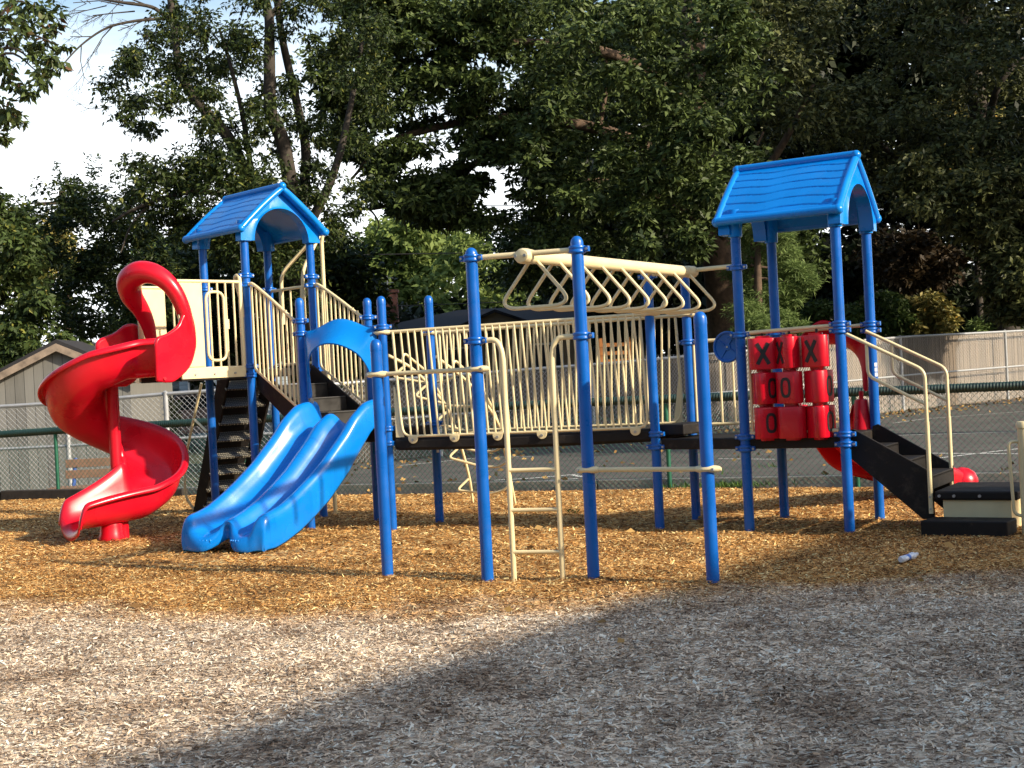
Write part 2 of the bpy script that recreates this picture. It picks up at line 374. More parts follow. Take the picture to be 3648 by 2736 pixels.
def beige_end(bar, p, z, d):
    """pointed beige clamp gripping a post"""
    d = V(d).normalized(); w = V((-d.y, d.x, 0)); c = Z3(p, z)
    mb = MB()
    mb.loft([[c+d*x+w*(a*math.cos(t))+V((0, 0, b*math.sin(t))) for t in (2*math.pi*i/12 for i in range(12))]
             for x, a, b in ((-.100, .008, .012), (-.084, .020, .021), (-.052, .050, .025), (0, .057, .027), (.048, .050, .025), (.072, .026, .022), (.085, .018, .019))])
    part(mb, 'clamp', 'beige', bar)
    if w.y > 0: w = -w
    b = MB(); b.tube([c-d*.06+w*.045, c-d*.06+w*.066], .011, 8); part(b, 'bolt', 'steel', bar)
def hbar(a, b, z, label):
    mb = MB(); mb.tube([Z3(a, z), Z3(b, z)], .0165, 12); o = part(mb, 'chinning_bar', 'beige', PS, label)
    beige_end(o, a, z, V(b)-V(a)); beige_end(o, b, z, V(a)-V(b))
hbar(P1, P2, 1.548, 'beige chinning bar between the two left front posts')
hbar(P3, P4, .79, 'low beige bar between the two right front posts')
# ---------------------------------------------------------------- arched ladder
d = (P3-P2).normalized()
La, Lb = P2+d*.205, P2+d*.575
mb = MB(); w_ = V((-d.y, d.x, 0))*-.0
mb.tube(fillet([Z3(P2, 1.755)+d*.04, Z3(La, 1.755), Z3(La, -.05)], .19, 8), .0205, 12)
lad = part(mb, 'arched_ladder', 'beige', PS, 'beige vertical ladder with two arched side rails')
mb = MB(); mb.tube(fillet([Z3(P3, 1.745)-d*.04, Z3(Lb, 1.745), Z3(Lb, -.05)], .19, 8), .0205, 12); part(mb, 'side_rail', 'beige', lad)
for z in (.80, .51, .205):
    mb = MB(); mb.tube([Z3(La, z), Z3(La, z)+d*.03, Z3(Lb, z)-d*.03, Z3(Lb, z)], [.021, .015, .015, .021], 10); part(mb, 'rung', 'beige', lad)
# ---------------------------------------------------------------- monkey bars
B0, B1 = Z3(lerp(P2, P3, .5), 2.345), Z3(lerp(T1, TE, .5), 2.345)
bd = (B1-B0).normalized(); bw = V((bd.y, -bd.x, 0))
mb = MB(); mb.tube([B0+bd*.06, B1-bd*.05], .050, 20)
beam = part(mb, 'monkey_bar_beam', 'beige', PS, 'thick beige overhead beam with nine hanging hand loops')
for a, b, c, s in ((P2, P3, B0, 1), (T1, TE, B1, -1)):
    mb = MB(); mb.tube([Z3(a, 2.36), Z3(b, 2.36)], .020, 12); part(mb, 'end_bar', 'beige', beam)
    mb = MB()
    mb.loft([[c+bd*s*x+bw*r*math.cos(t)+V((0, 0, r*k*math.sin(t))) for t in (2*math.pi*i/16 for i in range(16))]
             for x, r, k in ((-.05, .02, 1), (-.042, .058, .8), (-.01, .072, .8), (.03, .068, .85), (.07, .055, 1), (.12, .0525, 1))])
    part(mb, 'hub', 'beige', beam)
    for k in (-.038, .038):
        bb = MB(); bb.tube([c+bw*k-bd*s*.03, c+bw*k-bd*s*.06], .012, 8); part(bb, 'bolt', 'steel', beam)
Lm = (B1-B0).length
for i in range(9):
    c = B0+bd*(.13+(Lm-.24)*i/8)
    mb = MB()
    mb.tube(fillet([c+bw*-.03+V((0, 0, -.03)), c+bw*-.278+V((0, 0, -.315)), c+bw*-.215+V((0, 0, -.367)), c+bw*.215+V((0, 0, -.367)), c+bw*.278+V((0, 0, -.315)), c+bw*.03+V((0, 0, -.03))], .075, 6), .0145, 10)
    part(mb, 'hand_loop', 'beige', beam)
# ---------------------------------------------------------------- decks
def deck(pts, z, th, name='deck', label=None, inset=.0):
    c = sum((V(p) for p in pts), V((0, 0, 0)))/len(pts)
    mb = MB(); mb.prism([Z3(p+(V(p)-c).normalized()*inset, z-th) for p in pts], (0, 0, th))
    return part(mb, name, 'black', PS, label, bevel=.012, smooth=False)
OUT = V((-.69, -.724, 0)); EXT = .86
N1, N2 = TB+OUT*EXT, TA+OUT*EXT
deck([TA, TB, TC, TD], 1.69, .085, label='high black deck under the left roof')
mb = MB(); mb.prism([Z3(TA, 1.60), Z3(N2, 1.60), Z3(N1, 1.60), Z3(TB, 1.60)], (0, 0, .08)); part(mb, 'entry_deck', 'black', smooth=False)
deck([Q1, Q2, Q3, Q4], 1.02, .13, label='black landing deck above the wave slide')
deck([TE, TG, TH, TF], .83, .105, label='black deck under the right roof')
e1, e2 = lerp(T1, TE, .06), lerp(T2, TF, .06)
deck([e1, lerp(T1, TE, .955), lerp(T2, TF, .94), e2], .825, .10, label='black deck joining the bridge to the right tower')
ex = (TE-T1).normalized(); mb = MB()
deck([T1-ex*.02+(T2-T1)*.14, T1+ex*.27+(T2-T1)*.10, T2+ex*.27-(T2-T1)*.10, T2-ex*.02-(T2-T1)*.12], .955, .10, 'step_deck', 'raised black step at the end of the bridge')
# ---------------------------------------------------------------- bridge
bx = (T1-Q2).normalized(); by = V((-bx.y, bx.x, 0))
A0, A1 = Q2+bx*.06-by*.01, T1-bx*.02-by*.01
C0, C1 = Q3+bx*.05+by*.0, T2-bx*.04
mb = MB()
ring = lambda p, q, z0, z1: [Z3(p, z0), Z3(p, z1), Z3(q, z1), Z3(q, z0)]
mb.loft([ring(lerp(A0, A1, t), lerp(C0, C1, t), .80-.015*math.sin(math.pi*t), .925-.015*math.sin(math.pi*t)) for t in (i/12 for i in range(13))])
bridge = part(mb, 'bridge_deck', 'black', PS, 'long black bridge deck between the towers', bevel=.03)
def bridge_rail(a, b, pa_, pb_, skew, z0, z1, n, extra):
    mb = MB()
    dd = (b-a).normalized(); L_ = (b-a).length
    mb.tube([Z3(pa_, z1+.0), Z3(pb_, z1+.02)], .0175, 12)
    lo = fillet([Z3(a+dd*.05, z1), Z3(a+dd*(.07+skew*.4), z0+.14), Z3(a+dd*(.09+skew*.5), z0), Z3(b-dd*(.06-skew*.3), z0), Z3(b-dd*(.045), z0+.2), Z3(b-dd*.07, z1)], .11, 5)
    mb.tube(lo, .0135, 10)
    for i in range(1, n):
        t = i/n; x = .06+(L_-.12)*t
        mb.tube([Z3(a+dd*x, z1+.02*t), Z3(a+dd*(x+skew), z0)], .0105, 8)
    r = part(mb, 'railing', 'beige', bridge)
    beige_end(r, pa_, z1, dd); beige_end(r, pb_, z1+.02, -dd)
    return r
bridge_rail(A0, A1, Q2, T1, .055, .935, 1.975, 34, 1)
bridge_rail(C0, C1, Q3, T2, -.045, .945, 1.965, 34, 1)
for X in (1473.6, 1621, 1775, 1932.7, 2095, 2266):
    u = ray(X, 1560); t = u[0]/u[1]
    # where the sight line x = t*y meets the front edge of the deck
    k = (t*A0.y-A0.x)/((A1.x-A0.x)-t*(A1.y-A0.y)); c = Z3(lerp(A0, A1, k), .915)-by*.008
    mb = MB(); pts = [c+bx*.045*math.cos(a)*1.1+V((0, 0, .010+.055*math.sin(a)*-1)) for a in (math.pi*i/10 for i in range(11))]
    pts = [c+bx*-.052+V((0, 0, .016)), c+bx*.052+V((0, 0, .016))]+[c+bx*(.050*math.cos(a))+V((0, 0, -.052*math.sin(a))) for a in (math.pi*i/8 for i in range(9))]
    mb.prism(pts, -by*.014); br = part(mb, 'bracket', 'beige', bridge, bevel=.003)
    b = MB(); b.tube([c-by*.014+V((0, 0, -.016)), c-by*.026+V((0, 0, -.016))], .013, 10); part(b, 'bolt', 'steel', bridge)
for a, s, z in ((A0+bx*.03, 1, .93), (C1-bx*.05, -1, .94)):       # triangular gussets
    mb = MB(); mb.prism([Z3(a, z), Z3(a+bx*s*.085, z), Z3(a+bx*s*.01, z+.50), Z3(a, z+.50)], by*.012); part(mb, 'gusset', 'beige', bridge)
# ---------------------------------------------------------------- roofs
def roof(ps, front, zeave, zridge, span, half, sleeve, label, shift=0.):
    """ps: corner posts; front: unit vector along the ridge"""
    c = sum(ps, V((0, 0, 0)))/4+front*shift; f = front; l = V((-f.y, f.x, 0))
    mb = MB(); U, W_ = 48, 130
    def prof(v): return span*v, zridge-(zridge-zeave)*(v-.055*math.sin(math.pi*v)*-1*0-.04*math.sin(math.pi*v))
    for s in (1, -1):
        top = []; bot = []
        for j in range(W_+1):
            v = j/W_; x, z = prof(v); rowt = []; rowb = []
            for i in range(U+1):
                u = 2*i/U-1
                q = v*6.6+.13*math.sin(u*5.2+.5*v)+.03*math.sin(u*11+2)
                fr_ = q-math.floor(q); e = (.004+.005*fr_-.010*math.exp(-((fr_-.95)/.05)**2)) if .1 < v < .93 else .006
                p = c+f*(half*u)+l*s*x
                n = l*s*(zridge-zeave)+V((0, 0, span)); n.normalize()
                rowt.append(Z3(p, z)+n*e); rowb.append(Z3(p, z)-n*.035)
            top.append(rowt); bot.append(rowb)
        rings = [t+b[::-1] for t, b in zip(top, bot)]
        mb.loft(rings, True, True)
    o = part(mb, 'roof', 'blue', PS, label, angle=25)
    e = MB(); e.tube([c-f*half+V((0, 0, zridge+.012)), c+f*half+V((0, 0, zridge+.012))], .036, 14)
    e.ball(c+f*(half+.01)+V((0, 0, zridge+.005)), .045); e.ball(c-f*(half+.01)+V((0, 0, zridge+.005)), .045)
    part(e, 'ridge_cap', 'blue', o)
    for s in (1, -1):
        e = MB(); a = c+l*s*(span+.005)+V((0, 0, zeave-.012))
        e.tube([a-f*half, a+f*half], .038, 14); part(e, 'eave_roll', 'blue', o)
    for k in (1, -1):
        # rake trim
        e = MB()
        pl = [c+f*k*(half+.005)+l*s*prof(v)[0]+V((0, 0, prof(v)[1]-.014)) for s, v in [(1, 1-i/10) for i in range(10)]+[(-1, i/10) for i in range(11)]]
        e.tube(pl, .036, 10); e.ball(pl[0], .045); e.ball(pl[-1], .045); part(e, 'rake_trim', 'blue', o)
        # gable with arch opening, carried down to the posts
        g = MB(); pw = (ps[0]-ps[1]).length/2 if False else abs((ps[0]-c).dot(l)); off = abs((ps[0]-c).dot(f))
        K = 24; outer = []; inner = []
        ar = pw-.075; zt = zeave+(zridge-zeave)*.50; zb = zeave-.13
        for i in range(K+1):
            a = math.pi*i/K; inner.append((ar*math.cos(a), zb+(zt-zb)*math.sin(a)))
            v = abs(math.cos(a)) ; x = (pw+.085)*math.cos(a)
            zz = zridge-(zridge-zeave)*abs(x)/span-.045
            outer.append((x, zz if i not in (0, K) else zb))
        rings = []
        for (xo, zo), (xi, zi) in zip(outer, inner):
            P = lambda x, z, dd: c+f*k*(off+dd)+l*x+V((0, 0, z))
            rings.append([P(xo, zo, .075), P(lerp((xo, 0, 0), (xi, 0, 0), .8).x, zo*.2+zi*.8, .075), P(xi, zi, .095), P(xi, zi, -.03), P(xo, zo, -.03)])
        g.loft(rings); part(g, 'gable', 'blue', o, angle=50)
    for p in ps:
        e = MB(); e.lathe(Z3(p, 0), [(.05, sleeve), (.060, sleeve), (.062, sleeve+.02), (.066, sleeve+.10), (.072, zeave+.03), (.072, zeave+.09)], 20); part(e, 'post_sleeve', 'blue', o)
    return o
fL = (TB-TA).normalized(); fL = ((TB-TA)+(TC-TD)).normalized()
roof([TB, TC, TD, TA], fL, 3.20, 3.66, .545, .56, 3.065, 'blue shingle-pattern roof on the left tower')
fR = ((TG-TE)+(TH-TF)).normalized()
roof([TG, TH, TF, TE], fR, 2.765, 3.265, .57, .545, 2.615, 'blue shingle-pattern roof on the right tower', -.025)
# ---------------------------------------------------------------- arch panel + slides
def arch_panel(p0, p1, zlo, zhi, hump, out, mat, name, label, thick=.045, bulge=.25, zleg=None, topth=.27):
    """hooded entry panel between two posts with a rounded opening"""
    p0, p1 = V(p0), V(p1); d = (p1-p0); W_ = d.length; d.normalize(); out = V(out)
    K = 40; mb = MB(); rings = []
    m = R+.012; zleg = zlo if zleg is None else zleg
    for i in range(K+1):
        t = i/K; a = math.pi*t
        # outer outline: left leg up, across with a hump, right leg down
        if t < .22: xo, zo = m, zleg+(zhi-zleg)*(t/.22)
        elif t > .78: xo, zo = W_-m, zleg+(zhi-zleg)*((1-t)/.22)
        else:
            q = (t-.22)/.56; xo = m+(W_-2*m)*q; zo = zhi+hump*max(0, math.sin(math.pi*min(1, max(0, (q-.08)/.84))))**1.6
        rx = W_/2-m-.055; xi = W_/2-rx*math.cos(a); zi = zleg+(zhi+hump-topth-zleg)*max(0, math.sin(a))**.62
        b = math.sin(a)**1.2*bulge
        P = lambda x, z, o: p0+d*x+out*o+V((0, 0, z))
        xm, zm = xo*.45+xi*.55, zo*.45+zi*.55
        rings.append([P(xo, zo, .0), P(xo, zo, thick*.6), P(xm, zm, thick*.6+b*.55), P(xi, zi, thick+b), P(xi, zi, b), P(xm, zm, b*.45)])
    mb.loft(rings, True, True)
    return part(mb, name, mat, PS, label, angle=50, sub=1)
def slide_section(half, lanes, rim, skirt, div, lip=.05):
    """list of (q, z) across the slide, from the left skirt to the right skirt"""
    s = []
    s += [(-half-.035, rim-skirt), (-half-.045, rim-skirt*.5), (-half-.040, rim-.03), (-half-.015, rim-.002), (-half+.015, rim+.002), (-half+.045, rim-.03), (-half+.06, rim*.55)]
    if lanes == 2:
        s += [(-half+.10, .05), (-half+.17, .005), (-half*.5, 0), (-.16, .005), (-.10, .03), (-.065, div*.6), (-.035, div*.95), (0, div)]
        s += [(-q, z) for q, z in s[-2:-9:-1]]
        s += [(half-.10, .05)]
    else: s += [(-half+.10, .05), (-half+.17, .005), (0, 0), (half-.17, .005), (half-.10, .05)]
    s += [(half-.06, rim*.55), (half-.045, rim-.03), (half-.015, rim+.002), (half+.015, rim-.002), (half+.040, rim-.03), (half+.045, rim-skirt*.5), (half+.035, rim-skirt)]
    return s
def slide(path, wdir, half, lanes, mat, name, label):
    """path: list of (point, floor z, rim, divider, skirt)"""
    mb = MB(); rows = []
    for (p, zf, rim, dv, sk, *cu), w in zip(path, wdir):
        row = []
        for q, z in slide_section(half, lanes, rim, sk, dv):
            pt = p+w*q+V((0, 0, max(zf+z, .012)))
            if cu:                                                # scooped lips with a notch below the divider
                a = abs(q)/half; g = math.exp(-(a/.24)**2)
                n2 = Vector((-w.y, w.x, 0)); n2 = n2 if n2.y < 0 else -n2
                pt += n2*(.05*math.sin(math.pi*min(1, a))-.12*g)*min(1, cu[0]/2)
                zc = .018+.105*g; pt.z = zc+(pt.z-zc)*(1, .97, .80, .42, .0)[cu[0]]
            row.append(pt)
        rows.append(row)
    mb.loft(rows, False, False)
    return part(mb, name, mat, PS, label, solid=.018, sub=1, angle=80)
def interp(tab, t):
    for (a, *va), (b, *vb) in zip(tab, tab[1:]):
        if t <= b: k = (t-a)/(b-a); k = k*k*(3-2*k) if False else k; return [x+(y-x)*k for x, y in zip(va, vb)]
    return list(tab[-1][1:])
S0, S1 = lerp(Q1, Q2, .5), V((-2.66, 12.30, 0))
w0 = (Q2-Q1).normalized(); w1 = V((.915, -.40, 0)).normalized()
tabS = [(-.03, 1.02, .29, .02, .20), (.06, 1.02, .285, .07, .24), (.13, 1.0, .28, .20, .30), (.24, .90, .255, .20, .36), (.33, .76, .24, .19, .37), (.51, .52, .23, .17, .37), (.63, .395, .22, .16, .36),
        (.75, .285, .21, .155, .35), (.87, .20, .195, .15, .33), (.95, .165, .19, .14, .33), (1.0, .155, .185, .13, .32)]
path = []; wd = []
for i in range(41):
    t = -.03+1.03*i/40; zf, rim, dv, sk = interp(tabS, t)
    path.append((lerp(S0, S1, t), zf, rim, dv, sk)); wd.append((w0*(1-t)+w1*t).normalized())
od = (S1-S0).normalized()
for k, (dx, dz) in enumerate(((.035, -.005), (.06, -.012), (.072, -.012), (.070, -.012))):
    path.append((S1+od*dx, .155+dz, .18, .11, .31, k+1)); wd.append(w1)
ws = slide(path, wd, .40, 2, 'bluelane', 'wave_slide', 'glossy blue twin-lane wave slide')
for lane in (-1, 1):                                              # moulded notches on the lips
    for k in range(7):
        mb = MB(); c = S1+w1*(lane*.21+(k-3)*.032)+od*(.112-.0022*(k-3)**2)+V((0, 0, .115)); mb.ball(c, .011, 8, 1.8); part(mb, 'lip_notch', 'blue', ws)
outQ = V((-.42, -.907, 0))
ap = arch_panel(Q1+outQ*.0, Q2, 1.40, 2.05, .10, outQ, 'blue', 'slide_hood', 'blue arched hood panel over the wave slide', zleg=1.34)
for p in (lerp(Q1, Q2, .105), lerp(Q1, Q2, .895)):
    mb = MB(); mb.tube([Z3(p, 1.24)+outQ*.02, Z3(p, 1.36)+outQ*.02], .018, 10); part(mb, 'hood_pin', 'steel', ap)
# red slide behind the right tower, curving off to the right
outB = (TH-TG).normalized(); S0 = lerp(TF, TH, .5)+outB*.02
cpts = spline([S0, S0+outB*.55, V((3.50, 13.50, 0)), V((4.02, 13.98, 0)), V((4.56, 14.26, 0))], 9)
tabR = [(0, .83, .24, 0, .2), (.1, .82, .25, 0, .25), (.25, .66, .22, 0, .28), (.5, .42, .2, 0, .28), (.75, .22, .18, 0, .26), (.92, .16, .16, 0, .26), (1, .12, .1, 0, .2)]
path = []; wd = []
for i, p in enumerate(cpts):
    t = i/(len(cpts)-1); a = cpts[max(0, i-1)]; b = cpts[min(len(cpts)-1, i+1)]; dd = (b-a).normalized()
    zf, rim, dv, sk = interp(tabR, t); path.append((p, zf, rim, 0, sk)); wd.append(V((dd.y, -dd.x, 0)))
rs = slide(path, wd, .27, 1, 'red', 'curved_slide', 'red single-lane slide curving off behind the black steps')
mb = MB(); c = cpts[-1]+wd[-1]*.20; mb.lathe(Z3(c, 0), [(.15, .01), (.165, .08), (.16, .17), (.13, .235), (.07, .275), (.002, .29)], 20); part(mb, 'wall_end', 'red', rs)
hp = arch_panel(TF+outB*.02, TH+outB*.02, 1.2, 1.66, .20, outB, 'red', 'slide_hood', 'red arched hood panel over the curved slide', zleg=1.17, bulge=.16, topth=.24)
for t in (.16, .86):
    p = lerp(TF, TH, t)+outB*.03
    mb = MB(); mb.lathe(Z3(p, 0), [(.10, .82), (.085, .92), (.07, 1.05), (.06, 1.10), (.02, 1.11), (.02, 1.18)], 16); part(mb, 'hood_pin', 'red', hp)
# ---------------------------------------------------------------- spiral slide
AX = V((-4.262, 14.38, 0)); RO = .80
entry = lerp(N1, N2, .5)
mb = MB(); rows = []
prof_in = [(-.40, .24), (-.385, .29), (-.36, .30), (-.335, .27), (-.31, .16), (-.24, .05), (-.12, .005), (0, 0), (.12, .008), (.22, .05), (.30, .11), (.345, .22), (.362, .34), (.375, .385), (.398, .392), (.418, .37), (.42, .335)]
def station(c, rad, zf, ks=1., ki=1.):
    r_ = []
    for q, z in prof_in:
        q = q*.89 if q > 0 else q*.80
        z2 = z*(ki if q < 0 else ks); r_.append(c+rad*q+V((0, 0, zf+z2)))
    return r_
D0 = 400
start = math.radians(-50)
c0 = AX+V((math.cos(start), math.sin(start), 0))*.365
def zfl(dg):
    pts = [(0, 1.645), (40, 1.54), (130, 1.09), (200, .82), (270, .53), (316, .30), (350, .185), (370, .15)]
    return interp(pts, dg)[0]
for i in range(4):                                                # straight run off the deck
    t = i/4; rad = lerp((N1-N2).normalized(), V((math.cos(start), math.sin(start), 0)), t).normalized()
    rows.append(station(lerp(entry, c0, t), rad, 1.655-.01*t, 1., 1.2-.2*t))
for i in range(0, 72):
    dg = i*5; a = start-math.radians(dg); rad = V((math.cos(a), math.sin(a), 0))
    ks = 1.+.22*math.exp(-((dg-240)/60)**2)
    ks *= 1-.12*max(0, min(1, (dg-280)/50)); ki = 1. if dg < 270 else 1+.95*(dg-270)/85
    rows.append(station(AX+rad*.365, rad, zfl(dg), ks, ki))
tg = V((rad.y, -rad.x, 0)); e0 = AX+rad*.365
for i in range(1, 15):                                            # straight run-out
    t = i/14; turn = Matrix.Rotation(-.16*t, 3, 'Z')
    rows.append(station(e0+tg*(.66*t)+rad*(-.05*t*t), turn @ rad, .178-.06*t+.02*t*t, .88-.18*t**2.2, 1.95-1.0*t**.8))
last = rows[-1]; ed = tg
for k, dz in ((.03, -.02), (.055, -.06), (.06, -.12)):
    rows.append([V((p.x, p.y, max(.03, min(p.z, .175+(p.z-.175)*(1-k*9)))+dz*.9))+ed*k for p in last])
mb.loft(rows, False, False)
sp = part(mb, 'spiral_slide', 'red', PS, 'glossy red spiral slide winding round its centre column', solid=.022, sub=1, angle=80)
mb = MB(); mb.lathe(AX, [(.062, -.1), (.062, 1.62)], 20); part(mb, 'centre_column', 'red', sp)
mb = MB(); bp_ = e0+tg*.30+rad*.02; mb.lathe(bp_, [(.13, -.03), (.135, .03), (.12, .07), (.115, .14), (.11, .17)], 20); part(mb, 'foot', 'red', sp)
mb = MB(); bp_ = e0+tg*.16+rad*.0; mb.lathe(bp_, [(.06, -.1), (.06, .25)], 16); part(mb, 'foot', 'red', sp)
# entry hood: one bent moulding over the top of the chute
n_ = (N1-N2).normalized()
hpts = [(668, 1230, 13.95, .050), (664, 1150, 13.93, .075), (641, 1073, 13.88, .082), (602, 1012, 13.85, .092), (550, 976, 13.86, .108), (497, 972, 13.92, .125), (462, 1002, 14.02, .135), (468, 1052, 14.15, .118), (503, 1105, 14.28, .092), (528, 1160, 14.36, .075), (545, 1240, 14.40, .05)]
pp = spline([at(x, y, Y) for x, y, Y, _ in hpts], 6); rr = [interp([(k, h[3]) for k, h in enumerate(hpts)], i/6)[0] for i in range(len(pp))]
mb = MB(); mb.tube(pp, rr, 20); part(mb, 'entry_hood', 'red', sp, sub=1)
SP = lambda x, y: at(x, y, 13.85+(x-640)*.0030)
mb = MB(); ol = spline([SP(*p) for p in ((552, 1360), (549, 1285), (549, 1210), (590, 1188), (626, 1160), (645, 1120), (668, 1105), (684, 1140), (693, 1205), (690, 1250), (668, 1312), (618, 1358), (585, 1364))], 4)
mb.prism(ol, n_*.05); o = part(mb, 'side_panel', 'red', sp, bevel=.022)
b = MB(); b.tube([SP(577, 1349)+n_*.04, SP(577, 1349)+n_*.066], .017, 10); part(b, 'bolt', 'red', sp)
P = lambda a, z: Z3(N2-n_*.05+OUT*a, z)
mb = MB(); mb.prism(spline([P(.46, 1.58), P(.46, 1.86), P(.46, 2.06), P(.25, 2.15), P(.10, 2.24), P(-.05, 2.22), P(-.11, 2.05), P(-.08, 1.82), P(.02, 1.64), P(.14, 1.575)], 5), n_*-.06); part(mb, 'side_panel', 'red', sp, bevel=.024)
# ---------------------------------------------------------------- entry bay barriers
def barrier(a, b, z0, z1, n, plate, name='barrier', label=None, mat='beige', kick=True, gap=0.):
    a, b = V(a), V(b); d_ = (b-a).normalized(); L_ = (b-a).length; w = V((-d_.y, d_.x, 0))
    mb = MB(); mb.tube([Z3(a, z1), Z3(b, z1)], .0175, 12)
    mb.tube([Z3(a, z0), Z3(b, z0)], .015, 10)
    for i in range(n+1):
        x = L_*(1-plate)*i/n; mb.tube([Z3(a+d_*x, z0), Z3(a+d_*x, z1)], .0115, 8)
    o = part(mb, name, 'beige', PS, label)
    if plate:
        m2 = MB(); m2.obox(Z3(lerp(a, b, 1-plate/2), (z0+z1)/2), d_*L_*plate/2, w*.012, V((0, 0, (z1-z0)/2-.018))); part(m2, 'plate', 'beige', o, bevel=.004)
    if kick:
        m2 = MB(); m2.obox(Z3(lerp(a, b, .5), z0-.055), d_*L_/2, w*.016, V((0, 0, .05))); k = part(m2, 'kick_plate', 'beige', o, bevel=.004)
        s = -1 if w.y > 0 else 1
        for t in (.18, .5, .8):
            m3 = MB(); m3.tube([Z3(lerp(a, b, t), z0-.06)+w*s*.016, Z3(lerp(a, b, t), z0-.06)+w*s*.028], .012, 8); part(m3, 'bolt', 'steel', o)
    return o
o = barrier(TB+OUT*.07, N1, 1.72, 2.63, 5, .36, label='beige barred side wall beside the spiral slide entry')
mb = MB(); c = TB+OUT*.085
mb.tube(fillet([Z3(c, 1.70), Z3(c, 2.70), Z3(c-V((-.72, .69, 0))*-.09+OUT*.0, 2.70), Z3(c+V((.05, .05, 0)), 2.2)], .05), .022, 10); part(mb, 'end_post', 'beige', o)
mb = MB(); a = TB+OUT*.30; b = TB+OUT*.52
mb.tube(fillet([Z3(a, 1.95), Z3(a, 2.52), Z3(b, 2.52), Z3(b, 1.80), Z3(a, 1.80), Z3(a, 1.95)], .09), .016, 10)
mb.obox(Z3(a+OUT*-.02, 2.18), OUT*.03, V((.72, -.69, 0))*.012, V((0, 0, .05))); part(mb, 'hand_grip', 'beige', o)
barrier(TA+OUT*.07, N2, 1.72, 2.63, 4, .42, label='beige barred far side wall of the spiral slide entry')
barrier(TC, TD, 1.74, 2.60, 4, 0, kick=False, label='beige back rail of the left tower deck')
# fireman pole with two curved arms
FP = V((-2.10, 15.47, 0))
mb = MB(); mb.tube([Z3(FP, -.05), Z3(FP, 3.14)], .023, 12); fp = part(mb, 'fire_pole', 'beige', PS, 'tall beige sliding pole at the back of the left tower')
for p, sgn in ((lerp(TC, TD, .70), 1), (lerp(TC, TD, .20), -1)):
    mb = MB(); mb.tube(fillet([Z3(p, 2.20), Z3(p, 2.78), Z3(FP+V((.03, -.02, 0)), 3.28), Z3(FP, 3.10)], .12, 6), .021, 10); part(mb, 'arm', 'beige', fp)
# ---------------------------------------------------------------- upper stairs from the left tower to the landing
def stairs(a, b, c, d_, z0, z1, nstep, name, label, mat='black', tread='black', hgt=.17, below=.12, drop=0.):
    """a,b: top edge, c,d: bottom edge (a->c and b->d are the stringers)"""
    mb = MB(); root = None
    for p, q in ((a, c), (b, d_)):
        s = (q-p).normalized(); w = V((-s.y, s.x, 0))*.012
        m = MB(); m.prism([Z3(p, z0+.03)-w, Z3(p+s*.05, z0+.05)-w, Z3(q, z1+hgt)-w, Z3(q, z1-below)-w, Z3(lerp(p, q, .86), z1-below)-w, Z3(p, z0-hgt-.05)-w], w*2)
        o = part(m, name if root is None else 'stringer', mat, PS if root is None else root, label if root is None else None, bevel=.006, smooth=False)
        root = root or o
    for i in range(nstep):
        t0, t1 = (i)/nstep, (i+1)/nstep; z = z0-(z0-z1)*(i+1)/(nstep+1)
        A, B, C_, D_ = lerp(a, c, t0), lerp(b, d_, t0), lerp(a, c, t1), lerp(b, d_, t1)
        i_ = (B-A).normalized()*.016
        m = MB(); m.prism([Z3(A+i_, z-.03), Z3(B-i_, z-.03), Z3(D_-i_, z-.03), Z3(C_+i_, z-.03)], (0, 0, .03)); 
        m.prism([Z3(C_+i_, z-.004), Z3(D_-i_, z-.004), Z3(D_-i_, z-(z0-z1)/(nstep+1)), Z3(C_+i_, z-(z0-z1)/(nstep+1))], (C_-A).normalized()*-.014)
        part(m, 'tread', tread, root, bevel=.006, smooth=False)
    return root
dst = (lerp(Q1, Q4, .5)-lerp(TB, TC, .5)).normalized()
st1 = stairs(lerp(TB, TC, .09), lerp(TB, TC, .91), lerp(Q1, Q4, .09), lerp(Q1, Q4, .91), 1.66, 1.05, 3, 'upper_stair', 'black steps with beige railings from the left tower down to the landing', tread='dark', hgt=.13, below=.10)
for p, q, zt0, zt1 in ((TB, Q1, 2.60, 2.13), (TC, Q4, 2.60, 2.16)):
    d_ = (q-p).normalized(); mb = MB(); L_ = (q-p).length
    top = spline([Z3(p+d_*.05, zt0), Z3(p+d_*.14, zt0-.01), Z3(lerp(p, q, .5), (zt0+zt1)/2+.03), Z3(lerp(p, q, .86), zt1+.05), Z3(q-d_*.05, zt1+.02)], 8); mb.tube(top, .0175, 12)
    zb0, zb1 = 1.735, 1.20
    bl, tl = lambda t: zb0-(zb0-zb1)*t, lambda t: zt0-.005-(zt0-zt1-.03)*max(0, t-.08)/.92
    mb.tube(fillet([Z3(p+d_*.09, zt0-.02), Z3(p+d_*.09, bl(.09)), Z3(q-d_*.09, bl(.91)), Z3(q-d_*.09, zt1+.03)], .05), .014, 10)
    n = 10
    for i in range(1, n): t = .1+.8*i/n; mb.tube([Z3(lerp(p, q, t), bl(t)), Z3(lerp(p, q, t), tl(t))], .0115, 8)
    part(mb, 'railing', 'beige', st1)
